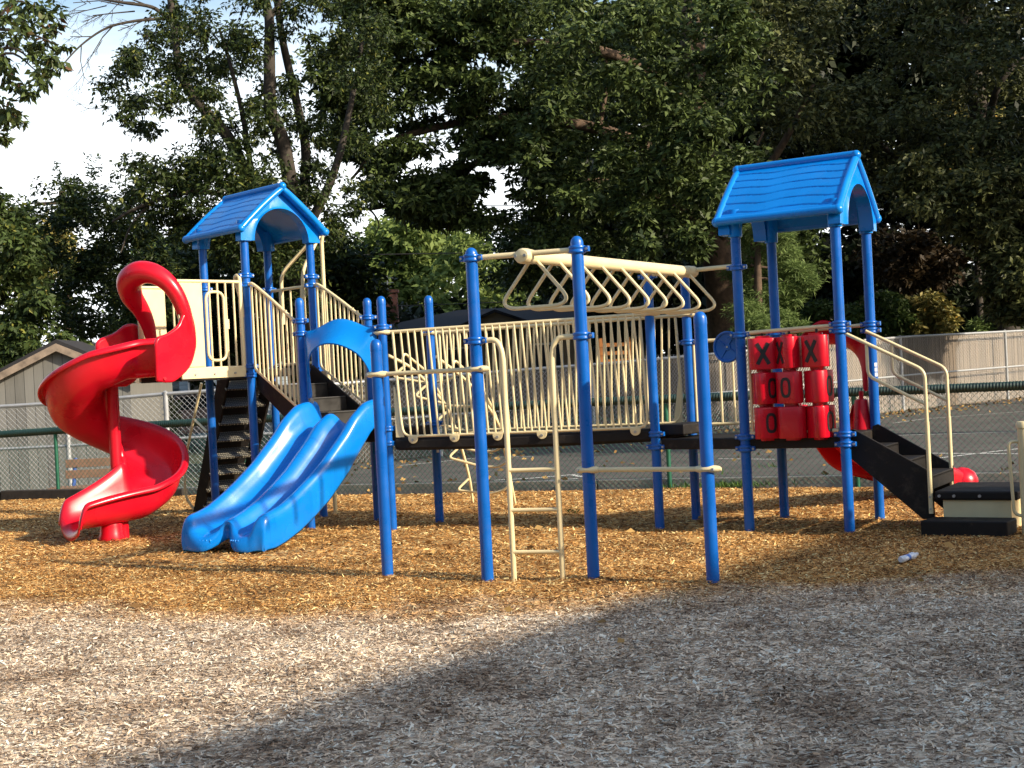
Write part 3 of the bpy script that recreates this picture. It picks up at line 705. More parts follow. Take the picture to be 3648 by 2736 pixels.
# steep perforated step ladder under the far side of the left tower
top = lerp(TA, TD, .5); od_ = V((-.72, .69, 0)).normalized()
at_ = lambda s, z, r: Z3(top+od_*s, z)+V((.69, .72, 0))*r
LS = .80
mb = MB()
sl = None
LTOP, LBOT = V((-3.12, 15.55, 1.60)), V((-3.72, 16.55, 0))
lw = V((.86, .50, 0)).normalized()
for s in (-1, 1):
    m = MB(); w = lw*.012; k = lw*s*.27; f_ = V((.14, -.10, 0))
    m.prism([LTOP+k-w, LTOP+k+f_-w, LBOT+k+f_-w, LBOT+k-w], w*2)
    o = part(m, 'step_ladder' if sl is None else 'stringer', 'black', PS if sl is None else sl, 'steep ladder of perforated dark steel treads behind the left tower' if sl is None else None, smooth=False); sl = sl or o
nt_ = 8
for i in range(1, nt_+1):
    c = lerp(LBOT, LTOP, (i-.35)/nt_); m = MB(); bk = V((-lw.y, lw.x, 0)); dp = (bk*.095+V((0, 0, .050))); m.obox(c+V((.07, -.05, 0)), lw*.255, dp, dp.cross(lw).normalized()*.010)
    part(m, 'tread', 'perf', sl, smooth=False)
    m = MB(); m.obox(c+V((.03, .04, .115)), lw*.25, V((0, 0, .062))+V((.05, -.04, 0))*.6, V((-lw.y, lw.x, 0))*.004); part(m, 'riser', 'black', sl, smooth=False)
mb = MB(); g1, g2 = at(718, 1365, 16.0), at(690, 1492, 16.2)
mb.tube(fillet([g1, g2, at(660, 1632, 16.4), at(658, 1770, 16.4), at(700, 1826, 16.4)], .12), .016, 10); mb.tube([g2, at(738, 1538, 15.8)], .015, 10)
part(mb, 'handrail', 'beige', sl)
# ---------------------------------------------------------------- loop climber behind the landing
lo_l = spline([at(1383, 1266, 14.30), at(1461, 1308, 14.7), at(1524, 1367, 15.0), at(1587, 1447, 15.3), at(1621, 1523, 15.5), at(1642, 1587, 15.65), at(1672, 1703, 15.8), gr(1685, 1791)+V((0, 0, -.03))], 5)
lo_r = spline([at(1554, 1270, 14.05), at(1680, 1375, 14.6), at(1769, 1498, 15.0), at(1794, 1587, 15.2), at(1815, 1690, 15.5), gr(1836, 1791)+V((0, 0, -.03))], 7)
mb = MB(); mb.tube(lo_l, .0165, 10); lc = part(mb, 'loop_climber', 'beige', PS, 'beige arched climber with bent tube rungs behind the bridge')
mb = MB(); mb.tube(lo_r, .0165, 10); part(mb, 'side_rail', 'beige', lc)
og = V((-.80, -.25, 0)).normalized()
for k, t in enumerate((.12, .30, .46, .60, .74, .88)):
    a = lo_l[int(t*(len(lo_l)-1))]; b = lo_r[int(t*(len(lo_r)-1))]; dn = V((0, 0, -.13))
    mb = MB(); mb.tube(fillet([a, a+og*.16+dn, lerp(a, b, .45)+V((0, 0, -.16)), lerp(a, b, .8)+V((0, 0, -.10)), b], .06), .0145, 8); part(mb, 'rung', 'beige', lc)
mb = MB(); a = at(1383, 1266, 14.3); b = at(1554, 1270, 14.05)
for p, q in ((a, lo_l), (b, lo_r)):
    mb.tube(fillet([q[3], q[3]+V((.03, 0, .10)), q[9]+V((.02, 0, .10)), q[13]+V((.0, 0, .06)), q[16]], .06), .014, 8)
part(mb, 'hand_grip', 'beige', lc)
# ---------------------------------------------------------------- right tower panels
eg = (TG-TE).normalized(); nE = V((eg.y, -eg.x, 0))
mb = MB(); mb.tube([Z3(TE, 1.755)+eg*.05, Z3(TG, 1.775)-eg*.05], .018, 12)
tt = part(mb, 'tic_tac_toe_panel', 'beige', PS, 'panel of nine turning red drums with black X and O marks')
mb = MB(); mb.tube([Z3(TE, .865)+eg*.05, Z3(TG, .875)-eg*.05], .018, 12); part(mb, 'bottom_bar', 'beige', tt)
mb = MB(); mb.tube([Z3(TE, .86)+eg*.075, Z3(TE, 1.75)+eg*.075], .013, 8); part(mb, 'side_bar', 'beige', tt)
span_ = (TG-TE).length
marks = [['X0', 'X-62', 'X-36'], ['O43', 'O-32', 'O60'], ['O26', '-15', 'O54']]
vaz = math.atan2(-11.8, -2.3)
def tri(r_in, rc, n=6):
    pts = []
    for k in range(3):
        a = 2*math.pi*k/3+math.pi/3; c = V((math.cos(a), math.sin(a), 0))*(r_in-rc)*2
        for j in range(n+1): t = a-math.pi/3+2*math.pi/3*j/n; pts.append(c+V((math.cos(t), math.sin(t), 0))*rc)
    return pts
RIN, RC = .098, .062
for ci in range(3):
    x = .205+.247*ci; c = TE+eg*x+nE*.0
    mb = MB(); mb.tube([Z3(c, .86), Z3(c, 1.76)], .012, 8); part(mb, 'rod', 'dark', tt)
    for ri in range(3):
        mk = marks[ri][ci]; off = math.radians(float(mk.lstrip('XO') or 0)); z = 1.565-.305*ri
        # face k=0 normal points along angle 0; letters sit on it
        a0 = vaz+off; ca, sa = math.cos(a0), math.sin(a0)
        rot = lambda p: V((p.x*ca-p.y*sa, p.x*sa+p.y*ca, p.z))
        mb = MB(); sec = tri(RIN, RC); h = .137
        mb.loft([[Z3(c, z)+rot(p*s)+V((0, 0, dz)) for p in sec] for s, dz in ((.52, -h-.02), (.53, -h-.002), (.95, -h-.001), (.985, -h+.002), (1, -h+.007), (1, h-.007), (.985, h-.002), (.95, h+.001), (.53, h+.002), (.52, h+.02))])
        dr = part(mb, 'drum', 'red', tt, angle=50)
        fn, ft = rot(V((1, 0, 0))), rot(V((0, 1, 0)))
        if mk[0] == 'X' or mk[0] == 'O':
            c2 = Z3(c, z)+fn*(RIN+.001); m = MB()
            if mk[0] == 'X':
                for s in (1, -1):
                    dv = (ft*.050*s+V((0, 0, .092))); w = dv.normalized().cross(fn)*.0165
                    m.obox(c2+fn*(.001+.0008*s), dv, w, fn*.002)
            else:
                ov = [c2+ft*(.050*math.copysign(abs(math.cos(t))**.7, math.cos(t)))+V((0, 0, .088*math.copysign(abs(math.sin(t))**.7, math.sin(t)))) for t in (2*math.pi*i/36 for i in range(36))]
                iv = [c2+(p-c2)*.56+V((0, 0, (p-c2).z*.16)) for p in ov]
                m.loft([ov, [p+fn*.003 for p in ov], [p+fn*.003 for p in iv], iv], True, False)
            part(m, 'mark_x' if mk[0] == 'X' else 'mark_o', 'letter', dr, smooth=False)
# steering wheel on the left of the drums
wc = at(2592, 1236, 12.12); wn = V((-.62, -.78, .04)).normalized(); wu = V((0, 0, 1)); wu = (wu-wn*wu.dot(wn)).normalized(); wt = wn.cross(wu)
mb = MB(); m_ = 28
mb.loft([[wc+wn*h+(wu*math.cos(t)+wt*math.sin(t))*r for t in (2*math.pi*i/m_ for i in range(m_))] for r, h in ((.001, .006), (.028, .006), (.030, -.004), (.118, .004), (.122, .018), (.134, .022), (.143, .012), (.143, -.012), (.12, -.018), (.001, -.018))], True, False)
wh = part(mb, 'steering_wheel', 'post', PS, 'round blue play wheel beside the tic-tac-toe drums')
for k in range(4):
    mb = MB(); t = math.pi/4+k*math.pi/2+.2; dv = wu*math.cos(t)+wt*math.sin(t); mb.obox(wc+dv*.075+wn*.004, dv*.045, dv.cross(wn)*.005, wn*.006); part(mb, 'spoke', 'post', wh)
mb = MB(); mb.tube([wc, wc+wn*.014], .010, 10); part(mb, 'bolt', 'steel', wh)
mb = MB(); mb.tube([Z3(TE, 1.745), wc-wn*.02+V((0, 0, .08)), wc-wn*.02], .017, 8); part(mb, 'arm', 'post', wh)
barrier(T2+V((.05, -.03, 0)), TF-V((.05, -.03, 0)), .92, 1.725, 6, 0, kick=False, label='beige barred rail between the bridge and the right tower')
mb = MB(); mb.tube([Z3(TF, 1.76), Z3(TH, 1.785)], .0175, 10); part(mb, 'top_rail', 'beige', PS)
# ---------------------------------------------------------------- right stairs and transfer step
sd = (lerp(TG, TH, .5)-lerp(TE, TF, .5)).normalized(); sw = (TH-TG).normalized()
ga, gb = lerp(TG, TH, .10), lerp(TG, TH, .90); SL = .70
st2 = stairs(ga, gb, ga+sd*SL, gb+sd*SL, .83, .36, 3, 'lower_stair', 'black stair with beige handrails at the right tower', hgt=.14, below=.25)
for p, zt in ((ga, 1.725), (gb, 1.725)):
    mb = MB(); q = p+sd*(SL-.02)
    if p is ga: q = q-sw*.03; p = p-sw*.03
    mb.tube(fillet([Z3(p-sd*.02, zt), Z3(q, zt-.37), Z3(q, .92)], .07), .0155, 10)
    r2 = lerp(p, q, .30)
    mb.tube(fillet([Z3(r2, zt-.13), Z3(r2, 1.33), Z3(q, 1.07)], .06), .0145, 10)
    o = part(mb, 'handrail', 'beige', st2)
    m = MB(); m.tube([Z3(q, .93), Z3(q, .16)], .0195, 10); part(m, 'rail_sleeve', 'beige', o)
    for z in (.20, .30):
        b = MB(); b.tube([Z3(q, z)-sw*.019, Z3(q, z)-sw*.027], .009, 8); part(b, 'bolt', 'steel', o)
k0, k1 = ga+sd*(SL+.02), gb+sd*(SL+.02)
pl_ = [k0-sw*.06, k0-sw*.06+sd*.66, k1+sw*.02+sd*.66, k1+sw*.02]
mb = MB(); mb.prism([Z3(p, .275) for p in pl_], (0, 0, .075)); ts = part(mb, 'transfer_step', 'black', PS, 'low black transfer platform on a beige box', bevel=.015, smooth=False)
for t in (.06, .24, .55):
    mb = MB(); mb.tube([Z3(lerp(pl_[0], pl_[1], t), .31)-sw*.0, Z3(lerp(pl_[0], pl_[1], t), .31)-sw*.012], .013, 8); part(mb, 'bolt', 'steel', ts)
pl2 = [k0+sd*.06-sw*.03, k0+sd*.60-sw*.03, k1+sd*.60, k1+sd*.06]
mb = MB(); mb.prism([Z3(p, -.02) for p in pl2], (0, 0, .293)); part(mb, 'riser_box', 'beige', ts, smooth=False)
pl3 = [k0-sd*.06-sw*.32, k0+sd*.62-sw*.32, k0+sd*.64-sw*.035, k0-sd*.02-sw*.035]
mb = MB(); mb.prism([Z3(p, .0) for p in pl3], (0, 0, .135)); part(mb, 'bottom_step', 'black', ts, bevel=.012, smooth=False)
hp_ = at(3652, 1700, 10.72); hp_.z = 0
mb = MB(); mb.lathe(hp_, [(.043, -.08), (.043, .86), (.052, .865), (.054, .895), (.045, .915), (.001, .92)], 20); gp = part(mb, 'grab_post', 'beige', PS, 'short beige grab post at the right end of the transfer step')
mb = MB(); dv = V((-.94, .2, 0)).normalized()
mb.tube(fillet([Z3(hp_, .76)+dv*.03, Z3(hp_, .76)+dv*.115, Z3(hp_, .18)+dv*.095, Z3(hp_, .16)+dv*.02], .05), .0135, 10); part(mb, 'grab_loop', 'beige', gp)
# ================================================================== ground
FLN = lambda x: 17.3-.405*x                                       # line of the green fence
def noise2(x, y):
    return (np.sin(x*1.3+.7*y)+np.sin(y*1.9-.5*x+1.1)+.6*np.sin(3.1*x+2.3*y+2)+.5*np.sin(4.7*y-2.9*x+.4))/3.1
FEET = [TA, TB, TC, TD, TE, TF, TG, TH, Q1, Q2, Q3, Q4, T1, T2, P1, P2, P3, P4, La, Lb, FP, AX]
def mound(x, y):
    z = .022*noise2(x, y)+.010*noise2(x*2.7+3, y*2.9+1)+.004
    for k, p in enumerate(FEET):                                  # chips heaped or scuffed round each post
        r2 = (x-p.x)**2+(y-p.y)**2; z = z+(.030 if k % 3 else .018)*np.exp(-r2/.022)-.014*np.exp(-r2/.16)
    return z
nx, ny = 180, 240
gx = np.linspace(-14, 11, nx); gs = np.linspace(0, 1, ny)
X, S = np.meshgrid(gx, gs); Yg = -3+(17.12-.405*X+3)*S
Zg = mound(X, Yg)
vs = np.stack([X, Yg, Zg], -1).reshape(-1, 3)
ii = np.arange(nx*ny).reshape(ny, nx); q = np.stack([ii[:-1, :-1], ii[:-1, 1:], ii[1:, 1:], ii[1:, :-1]], -1).reshape(-1, 4)
tag(mesh_np('mulch_ground', vs, q, 'mulch', smooth=True), kind='structure')
mb = MB(); mb.add([(-900, -300, -.16), (900, -300, -.16), (900, 1500, -.16), (-900, 1500, -.16)], [(0, 1, 2, 3)])
tag(mb.build('ground', 'soil', smooth=False), kind='structure')
WF = [V((-3.6, 22.9, 0)), V((2.0, 26.6, 0)), V((7.2, 31.2, 0)), V((9.8, 34.0, 0)), V((16.5, 40.5, 0))]
mb = MB(); mb.prism([(-4.4, FLN(-4.4)+.18, -.15), (16, FLN(16)+.18, -.15), (20, 30, -.15), (17.2, 40.3, -.15)]+[p+V((.2, -.2, -.15)) for p in WF[3::-1]]+[(-4.4, 22.4, -.15)], (0, 0, .25))
tag(mb.build('asphalt_court', 'asphalt', smooth=False), kind='structure')
mb = MB()
for a, b in ((-10, -4.4), (-4.4, 1.0), (1.0, 6.4), (6.4, 12)):
    mb.prism([(a+.012, FLN(a)+.03, -.15), (b, FLN(b)+.03, -.15), (b, FLN(b)+.17, -.15), (a+.012, FLN(a)+.17, -.15)], (0, 0, .262))
tag(mb.build('kerb', 'concrete', bevel=.012, smooth=False), kind='structure')
def strip(pts, w):
    pts = [V(p) for p in pts]; L_, R_ = [], []
    for i, p in enumerate(pts):
        t = (pts[min(i+1, len(pts)-1)]-pts[max(0, i-1)]).normalized(); n = V((-t.y, t.x, 0))*w/2
        L_.append(Z3(p+n, .104)); R_.append(Z3(p-n, .104))
    return L_, R_
mb = MB()
for pts, w in (([gr(3150, 1655, .1), gr(3648, 1597, .1)], .06), ([gr(3150, 1553, .1), gr(3648, 1538, .1)], .06), ([gr(3200, 1614, .1), gr(3648, 1618, .1)], .07),
               ([gr(2560, 1635, .1), gr(2760, 1637, .1)], .05), ([gr(1760, 1712, .1), gr(1900, 1704, .1), gr(2060, 1690, .1)], .07), ([gr(1830, 1719, .1), gr(2060, 1706, .1)], .07),
               ([gr(2040, 1694, .1), gr(2075, 1699, .1)], .07), ([gr(3180, 1508, .1), gr(3300, 1492, .1), gr(3648, 1466, .1)], .05), ([gr(1420, 1660, .1), gr(1720, 1630, .1), gr(1900, 1626, .1)], .05)):
    L_, R_ = strip(pts, w)
    mb.loft([[a, b] for a, b in zip(L_, R_)], False, False)
tag(mb.build('court_lines', 'paint', smooth=False), kind='structure')
# loose chips lying on the bed
def chips(n, ylo, yhi, smin, smax, bias=1.):
    y = ylo+(yhi-ylo)*rng.random(n)**bias; x = (rng.random(n)*2-1)*(.405*y+.35)
    k = y < 17.05-.405*x; x, y = x[k], y[k]; n = len(x)
    L_ = (smin+(smax-smin)*rng.random(n)**2.2); W_ = L_*(.16+.22*rng.random(n))
    a = rng.random(n)*2*np.pi; ti = rng.normal(0, .22, n); ro = rng.normal(0, .35, n)
    d = np.stack([np.cos(a)*np.cos(ti), np.sin(a)*np.cos(ti), np.sin(ti)], -1)
    w = np.stack([-np.sin(a)*np.cos(ro), np.cos(a)*np.cos(ro), np.sin(ro)], -1)
    c = np.stack([x, y, mound(x, y)+.003+np.abs(np.sin(ti))*L_*.5+rng.random(n)*.008], -1)
    d = d*L_[:, None]/2; w = w*W_[:, None]/2
    taper = (.45+.5*rng.random(n))[:, None]
    vs = np.stack([c-d-w, c+d-w*taper, c+d+w*taper, c-d+w], 1).reshape(-1, 3)
    return vs
vv = np.concatenate([chips(380000, 4.7, 11.5, .008, .038, .8), chips(240000, 11., 21., .02, .05, .85)])
tag(mesh_np('wood_chips', vv, np.arange(len(vv)).reshape(-1, 4), 'chip'), kind='stuff')
# ------------------------------------------------------------------ leaves
def quads_from(c, d, L_, wr, nrm=None):
    n = len(c); r = rng.normal(size=(n, 3)); w = np.cross(d, r); w /= np.linalg.norm(w, axis=1)[:, None]+1e-9
    L_ = L_[:, None]; m = c+d*L_*.45
    dr = np.array([0, 0, -.10])
    return np.stack([c, m+w*L_*wr, c+d*L_+dr*L_*1.2, m-w*L_*wr], 1).reshape(-1, 3)
def cloud(cl, per, size, k=4, wr=.24, droop=.25):
    """cl: list of (centre, rx, rz) clumps; rosettes of k leaves through each clump"""
    C_ = np.array([tuple(c) for c, _, _ in cl]); RX = np.array([a for _, a, _ in cl]); RZ = np.array([b for _, _, b in cl])
    n = len(cl)*per; i = np.repeat(np.arange(len(cl)), per)
    u = rng.normal(size=(n, 3)); u /= np.linalg.norm(u, axis=1)[:, None]; u *= (rng.random(n)**.45)[:, None]
    u *= (.72+.5*rng.random(n))[:, None]
    p = C_[i]+u*np.stack([RX[i], RX[i], RZ[i]], -1)
    p = np.repeat(p, k, 0)+rng.normal(0, size*.12, (n*k, 3))
    d = rng.normal(size=(n*k, 3))*np.array([1, 1, .6])+np.repeat(u, k, 0)*.5; d[:, 2] -= droop
    d /= np.linalg.norm(d, axis=1)[:, None]
    L_ = size*(.65+.7*rng.random(n*k))
    return quads_from(p, d, L_, wr)
def inpoly(x, y, P):
    ins = False; j = len(P)-1
    for i in range(len(P)):
        (xi, yi), (xj, yj) = P[i], P[j]
        if (yi > y) != (yj > y) and x < (xj-xi)*(y-yi)/(yj-yi)+xi: ins = not ins
        j = i
    return ins
def fill(P, n, Y0, Y1, r0, r1, flat=.6, gaps=()):
    xs = [p[0] for p in P]; ys = [p[1] for p in P]; out = []; tries = 0
    while len(out) < n and tries < n*60:
        tries += 1
        x, y = random.uniform(min(xs), max(xs)), random.uniform(min(ys), max(ys))
        if not inpoly(x, y, P): continue
        if any(inpoly(x, y, g) for g in gaps) : continue
        r = random.uniform(r0, r1); out.append((at(x, y, random.uniform(Y0, Y1)), r, r*flat))
    return out
def crown(parent, cl, mat, per, size, name='crown', **kw):
    v = cloud(cl, per, size, **kw)
    return mesh_np(name, v, np.arange(len(v)).reshape(-1, 4), mat, parent)
def limb(mb, pts, r0, r1, n=10):
    pts = spline(pts, 5); R_ = len(pts); mb.tube(pts, [r0+(r1-r0)*i/(R_-1) for i in range(R_)], n)
def twigs(mb, a, b, r, depth, rs):
    """forking bare twigs"""
    a, b = V(a), V(b); d = b-a; L_ = d.length
    m = lerp(a, b, .5)+V((rs.uniform(-1, 1), rs.uniform(-1, 1), rs.uniform(-.6, 1)))*L_*.08
    mb.tube([a, m, b], [r, r*.8, r*.55], 4 if r < .012 else 6)
    if depth:
        for k in range(3):
            t = rs.uniform(.35, 1.); s = lerp(a, b, t); ang = rs.uniform(-.9, .9)
            dd = Matrix.Rotation(ang, 3, V((0, 1, 0))) @ d.normalized(); dd = (dd+V((0, rs.uniform(-.4, .4), rs.uniform(-.25, .1)))).normalized()
            twigs(mb, s, s+dd*L_*rs.uniform(.4, .62), r*.55, depth-1, rs)
rs = random.Random(5)
# ---- tall open tree on the left, dark limbs against the sky
LY = 28.
b0 = at(1165, 1560, LY); b0.z = 0
tr = empty('tall_tree', b0, 'tall open dark-limbed tree behind the left tower with bare branches reaching into the sky', 'tree', 'trees behind the playground')
mb = MB()
limb(mb, [V((b0.x, LY, -.3)), at(1140, 1250, LY), at(1085, 980, LY), at(1060, 800, LY)], .30, .22)
limb(mb, [at(1100, 1040, LY), at(970, 830, LY+.3), at(905, 690, LY+.4), at(820, 500, LY+.2), at(725, 390, LY), at(650, 280, LY), at(625, 150, LY), at(600, -60, LY)], .17, .06)
limb(mb, [at(1075, 900, LY), at(1010, 520, LY-.3), at(965, 400, LY-.4), at(960, 190, LY-.4), at(955, 40, LY-.4), at(900, -120, LY)], .17, .08)
limb(mb, [at(962, 60, LY-.4), at(1000, 10, LY-.4), at(1040, -80, LY)], .07, .05)
limb(mb, [at(1062, 820, LY), at(1090, 560, LY+.5), at(1060, 380, LY+.5), at(1010, 160, LY), at(985, 0, LY), at(970, -100, LY)], .12, .05)
limb(mb, [at(905, 690, LY+.4), at(870, 440, LY), at(820, 230, LY), at(780, 100, LY)], .07, .025)
limb(mb, [at(1070, 860, LY), at(1180, 640, LY-.6), at(1240, 420, LY-.6), at(1290, 150, LY-.5)], .11, .04)
limb(mb, [at(1000, 850, LY), at(800, 700, LY-.8), at(640, 690, LY-1), at(480, 745, LY-1.2), at(400, 790, LY-1.2)], .075, .022)
limb(mb, [at(560, 700, LY-1), at(470, 800, LY-1.2), at(430, 900, LY-1.3)], .04, .012)
limb(mb, [at(740, 140, LY), at(600, 65, LY-.5), at(540, 25, LY-.8), at(440, 10, LY-1), at(350, -5, LY-1)], .055, .022)
limb(mb, [at(600, 65, LY-.5), at(480, 75, LY-.8), at(380, 100, LY-1), at(290, 160, LY-1.2), at(215, 240, LY-1.4)], .035, .012)
for a, b, r in (((540, 25), (380, -20), .018), ((480, 40), (330, 55), .016), ((560, 50), (420, 110), .014), ((400, 95), (330, 190), .014), ((330, 130), (250, 130), .012), ((290, 160), (300, 280), .012), ((440, 20), (260, 10), .014), ((380, 20), (230, 55), .012), ((640, 90), (520, 130), .014), ((400, 380), (300, 385), .010), ((230, 230), (170, 290), .010)):
    twigs(mb, at(*a, LY-.8), at(*b, LY-1.1), r, 3, rs)
mb.build('trunk', 'bark', tr)
P_ = [(360, 330), (420, 240), (560, 70), (640, -40), (1330, -60), (1400, 250), (1350, 560), (1260, 760), (1180, 960), (1120, 1120), (900, 930), (760, 900), (640, 830), (500, 800), (440, 740), (480, 640), (540, 560), (520, 460), (400, 420)]
gaps = [[(520, 520), (600, 420), (700, 400), (660, 520), (560, 560)], [(905, 40), (960, 20), (1020, 200), (930, 300)], [(1080, 260), (1180, 200), (1160, 340), (1090, 380)], [(1090, 20), (1150, 20), (1130, 120), (1080, 100)], [(800, 300), (850, 260), (880, 400), (820, 430)], [(640, 380), (700, 330), (720, 440)], [(760, 560), (840, 540), (840, 640)]]
cl = fill(P_, 250, LY-1.8, LY+1.8, .22, .50, .75, gaps)+fill([(480, 580), (820, 540), (1000, 700), (1150, 1000), (900, 930), (640, 830), (450, 740)], 100, LY-2.2, LY, .3, .5, .65)
crown(tr, cl, 'leaf_locust', 52, .105, k=4, wr=.19, droop=.5)
# ---- overhanging maple at the top left
mt = empty('maple_tree', (-6.6, 14.2, 0), 'maple whose twigs hang into the top left corner of the sky', 'tree', 'trees behind the playground')
mb = MB(); limb(mb, [V((-6.6, 14.2, -.2)), V((-6.55, 14.2, 2.)), V((-6.5, 14.2, 4.2)), V((-6.3, 14.2, 7.)), V((-6.2, 14.2, 9))], .17, .06)
for a, b, c in (((-160, 500), (0, 200), (80, 100)), ((-200, 420), (20, 30), (150, 40)), ((-160, 260), (30, 170), (150, 250)), ((-150, 330), (20, 190), (140, 260)), ((-120, 380), (-20, 340), (30, 420)), ((-150, 120), (60, 110), (210, 160))):
    limb(mb, [V((-6.5, 14.2, 3.6+rs.random()*1.6)), at(*a, 14.2), at(*b, 14.1), at(*c, 14)], .035, .005, 6)
mb.build('trunk', 'bark', mt)
cl = [(at(x+rs.uniform(-12, 12), y+rs.uniform(-12, 12), rs.uniform(13.4, 14.8)), r, r*.7) for x, y, r in
      [(20, 20, .2), (60, 50, .2), (110, 40, .22), (160, 20, .15), (190, 50, .12), (20, 85, .22), (70, 105, .2), (120, 100, .2), (165, 95, .14), (195, 85, .1), (10, 140, .12), (95, 110, .16), (50, 150, .09), (130, 165, .12), (160, 150, .1), (105, 185, .1), (140, 210, .12), (235, 165, .09), (160, 230, .1), (185, 200, .08), (205, 225, .07), (20, 290, .1), (55, 310, .09), (90, 315, .1), (145, 295, .1), (130, 270, .1), (100, 320, .06), (15, 215, .1),
       (25, 365, .13), (45, 390, .1), (10, 410, .12), (35, 430, .09), (75, 440, .08), (10, 470, .1), (5, 490, .06), (5, 245, .07), (80, 5, .18), (0, 60, .2), (-40, 100, .3), (-50, 300, .3), (-40, 420, .25), (170, 260, .06), (60, 20, .2), (140, 60, .18)]]
crown(mt, cl, 'leaf_maple', 13, .088, k=3, wr=.23, droop=.7)
# ---- lower trees on the left
def tree(name, label, base, h, r, mat, cl, per, size, bark='bark', limbs=(), **kw):
    o = empty(name, base, label, 'tree', 'trees behind the playground'); m = MB()
    limb(m, [V((base[0], base[1], -.3)), V((base[0]+.05, base[1], h*.5)), V((base[0], base[1], h))], r, r*.55)
    for L_ in limbs: limb(m, *L_)
    m.build('trunk', bark, o); crown(o, cl, mat, per, size, **kw); return o
g0 = lambda x, Y: V(((lambda d: d[0]/d[1]*Y)(ray(x, 1400)), Y, 0))
P_ = [(60, 720), (170, 690), (210, 620), (300, 640), (420, 740), (560, 800), (620, 980), (560, 1200), (420, 1300), (250, 1240), (120, 1100), (20, 950)]
cl = fill(P_, 150, 30, 35, .28, .55, .7)
cs = [(at(x, y, 31), .10, .22) for x, y in ((205, 600), (212, 625), (222, 650), (318, 575), (325, 605), (335, 640), (350, 590), (340, 620), (410, 660), (430, 670), (120, 690), (270, 640), (395, 690), (300, 680))]
ash = tree('ash_tree', 'low bushy tree with upright leafy shoots against the sky above the spiral slide', g0(300, 33), 3.4, .14, 'leaf_locust', cl, 46, .125, wr=.2, droop=.1)
crown(ash, cs, 'leaf_bush', 12, .10, 'crown', k=3, wr=.17, droop=-.3)
cl = fill([(-60, 700), (60, 740), (110, 900), (160, 1080), (130, 1260), (60, 1330), (-80, 1340)], 80, 26.5, 29, .28, .5, .65)+fill([(180, 1180), (330, 1230), (300, 1330), (210, 1290)], 5, 25, 26, .15, .22)
tree('young_maple', 'yellow-green leafy tree over the shed roof at the left edge', g0(-40, 28), 2.8, .12, 'leaf_young', cl, 60, .13, wr=.24, droop=.5)
cl = fill([(0, 840), (180, 770), (260, 900), (180, 1000), (0, 1040)], 26, 40, 42, .4, .7, .8)
tree('autumn_tree', 'pale browning tree partly hidden behind the leafy shoots on the left', g0(90, 41), 4., .15, 'leaf_yellow', cl, 60, .2)
cl = fill([(430, 960), (560, 900), (760, 860), (1000, 880), (1250, 860), (1330, 1000), (1320, 1240), (900, 1280), (600, 1300), (440, 1230)], 190, 36, 42, .6, 1.0, .8)
tree('broadleaf_tree', 'dense dark green tree filling the gap under the left roof', g0(900, 40), 4., .25, 'leaf_locust', cl, 60, .2)
cl = fill([(520, 830), (640, 860), (700, 1000), (690, 1240), (560, 1290), (440, 1280), (430, 1100), (480, 950)], 60, 47, 52, .7, 1.1, .8)
tree('willow_tree', 'grey-green sunlit tree behind the top of the red slide', g0(560, 50), 4., .2, 'leaf_bush', cl, 60, .24)
cl = fill([(1290, 950), (1330, 860), (1400, 770), (1500, 745), (1560, 850), (1540, 1000), (1500, 1130), (1300, 1130)], 60, 70, 78, 1., 1.6, .8)
tree('sunlit_tree', 'bright sunlit tree in the distance left of the brick chimney', g0(1430, 74), 9., .3, 'leaf_far', cl, 60, .40)
cl = fill([(1540, 900), (1620, 830), (1700, 870), (1760, 960), (1900, 990), (2060, 980), (2130, 1080), (2100, 1180), (1540, 1130)], 80, 66, 76, 1., 1.5, .8)
tree('sunlit_tree', 'bright sunlit tree in the distance right of the brick chimney above the dark roof', g0(1680, 72), 8., .3, 'leaf_far', cl, 60, .40)
# ---- great oak over the bridge
OY = 36.
ob = g0(2598, OY)
om = MB()
limb(om, [V((ob.x, OY, -.3)), at(2585, 1200, OY), at(2560, 950, OY), at(2500, 600, OY), at(2470, 200, OY), at(2450, -200, OY)], .52, .28, 14)
for L_ in (([at(2540, 820, OY), at(2300, 690, OY-1), at(2050, 640, OY-1.5), at(1800, 700, OY-2)], .16, .04), ([at(2520, 650, OY), at(2200, 480, OY-2), at(1800, 420, OY-3), at(1400, 500, OY-3.5), at(1250, 640, OY-3.5)], .2, .03),
           ([at(1850, 480, OY-3), at(1600, 640, OY-3.4), at(1350, 740, OY-3.6), at(1220, 730, OY-3.6)], .09, .02), ([at(2490, 400, OY), at(2200, 200, OY-2), at(1800, 150, OY-3), at(1400, 220, OY-3)], .18, .03),
           ([at(2570, 800, OY), at(2760, 560, OY-1), at(2900, 300, OY-1.5)], .16, .05), ([at(2560, 900, OY), at(2640, 640, OY-1.5), at(2720, 470, OY-2)], .10, .03), ([at(2130, 480, OY-2), at(2160, 300, OY-2), at(2150, 100, OY-2)], .07, .03)): limb(om, *L_)
oak = empty('oak_tree', ob, 'great dark oak with a thick trunk, its branches spreading over the bridge', 'tree', 'trees behind the playground')
for pts in ([(1330, 720), (1290, 745), (1255, 730), (1230, 712)], [(1300, 735), (1330, 760), (1350, 800), (1335, 840)], [(1560, 720), (1600, 770), (1590, 850)], [(1480, 700), (1440, 760), (1450, 830)]):
    limb(om, [at(*p, OY-3.6) for p in pts], .03, .01, 6)
om.build('trunk', 'barkbrown', oak)
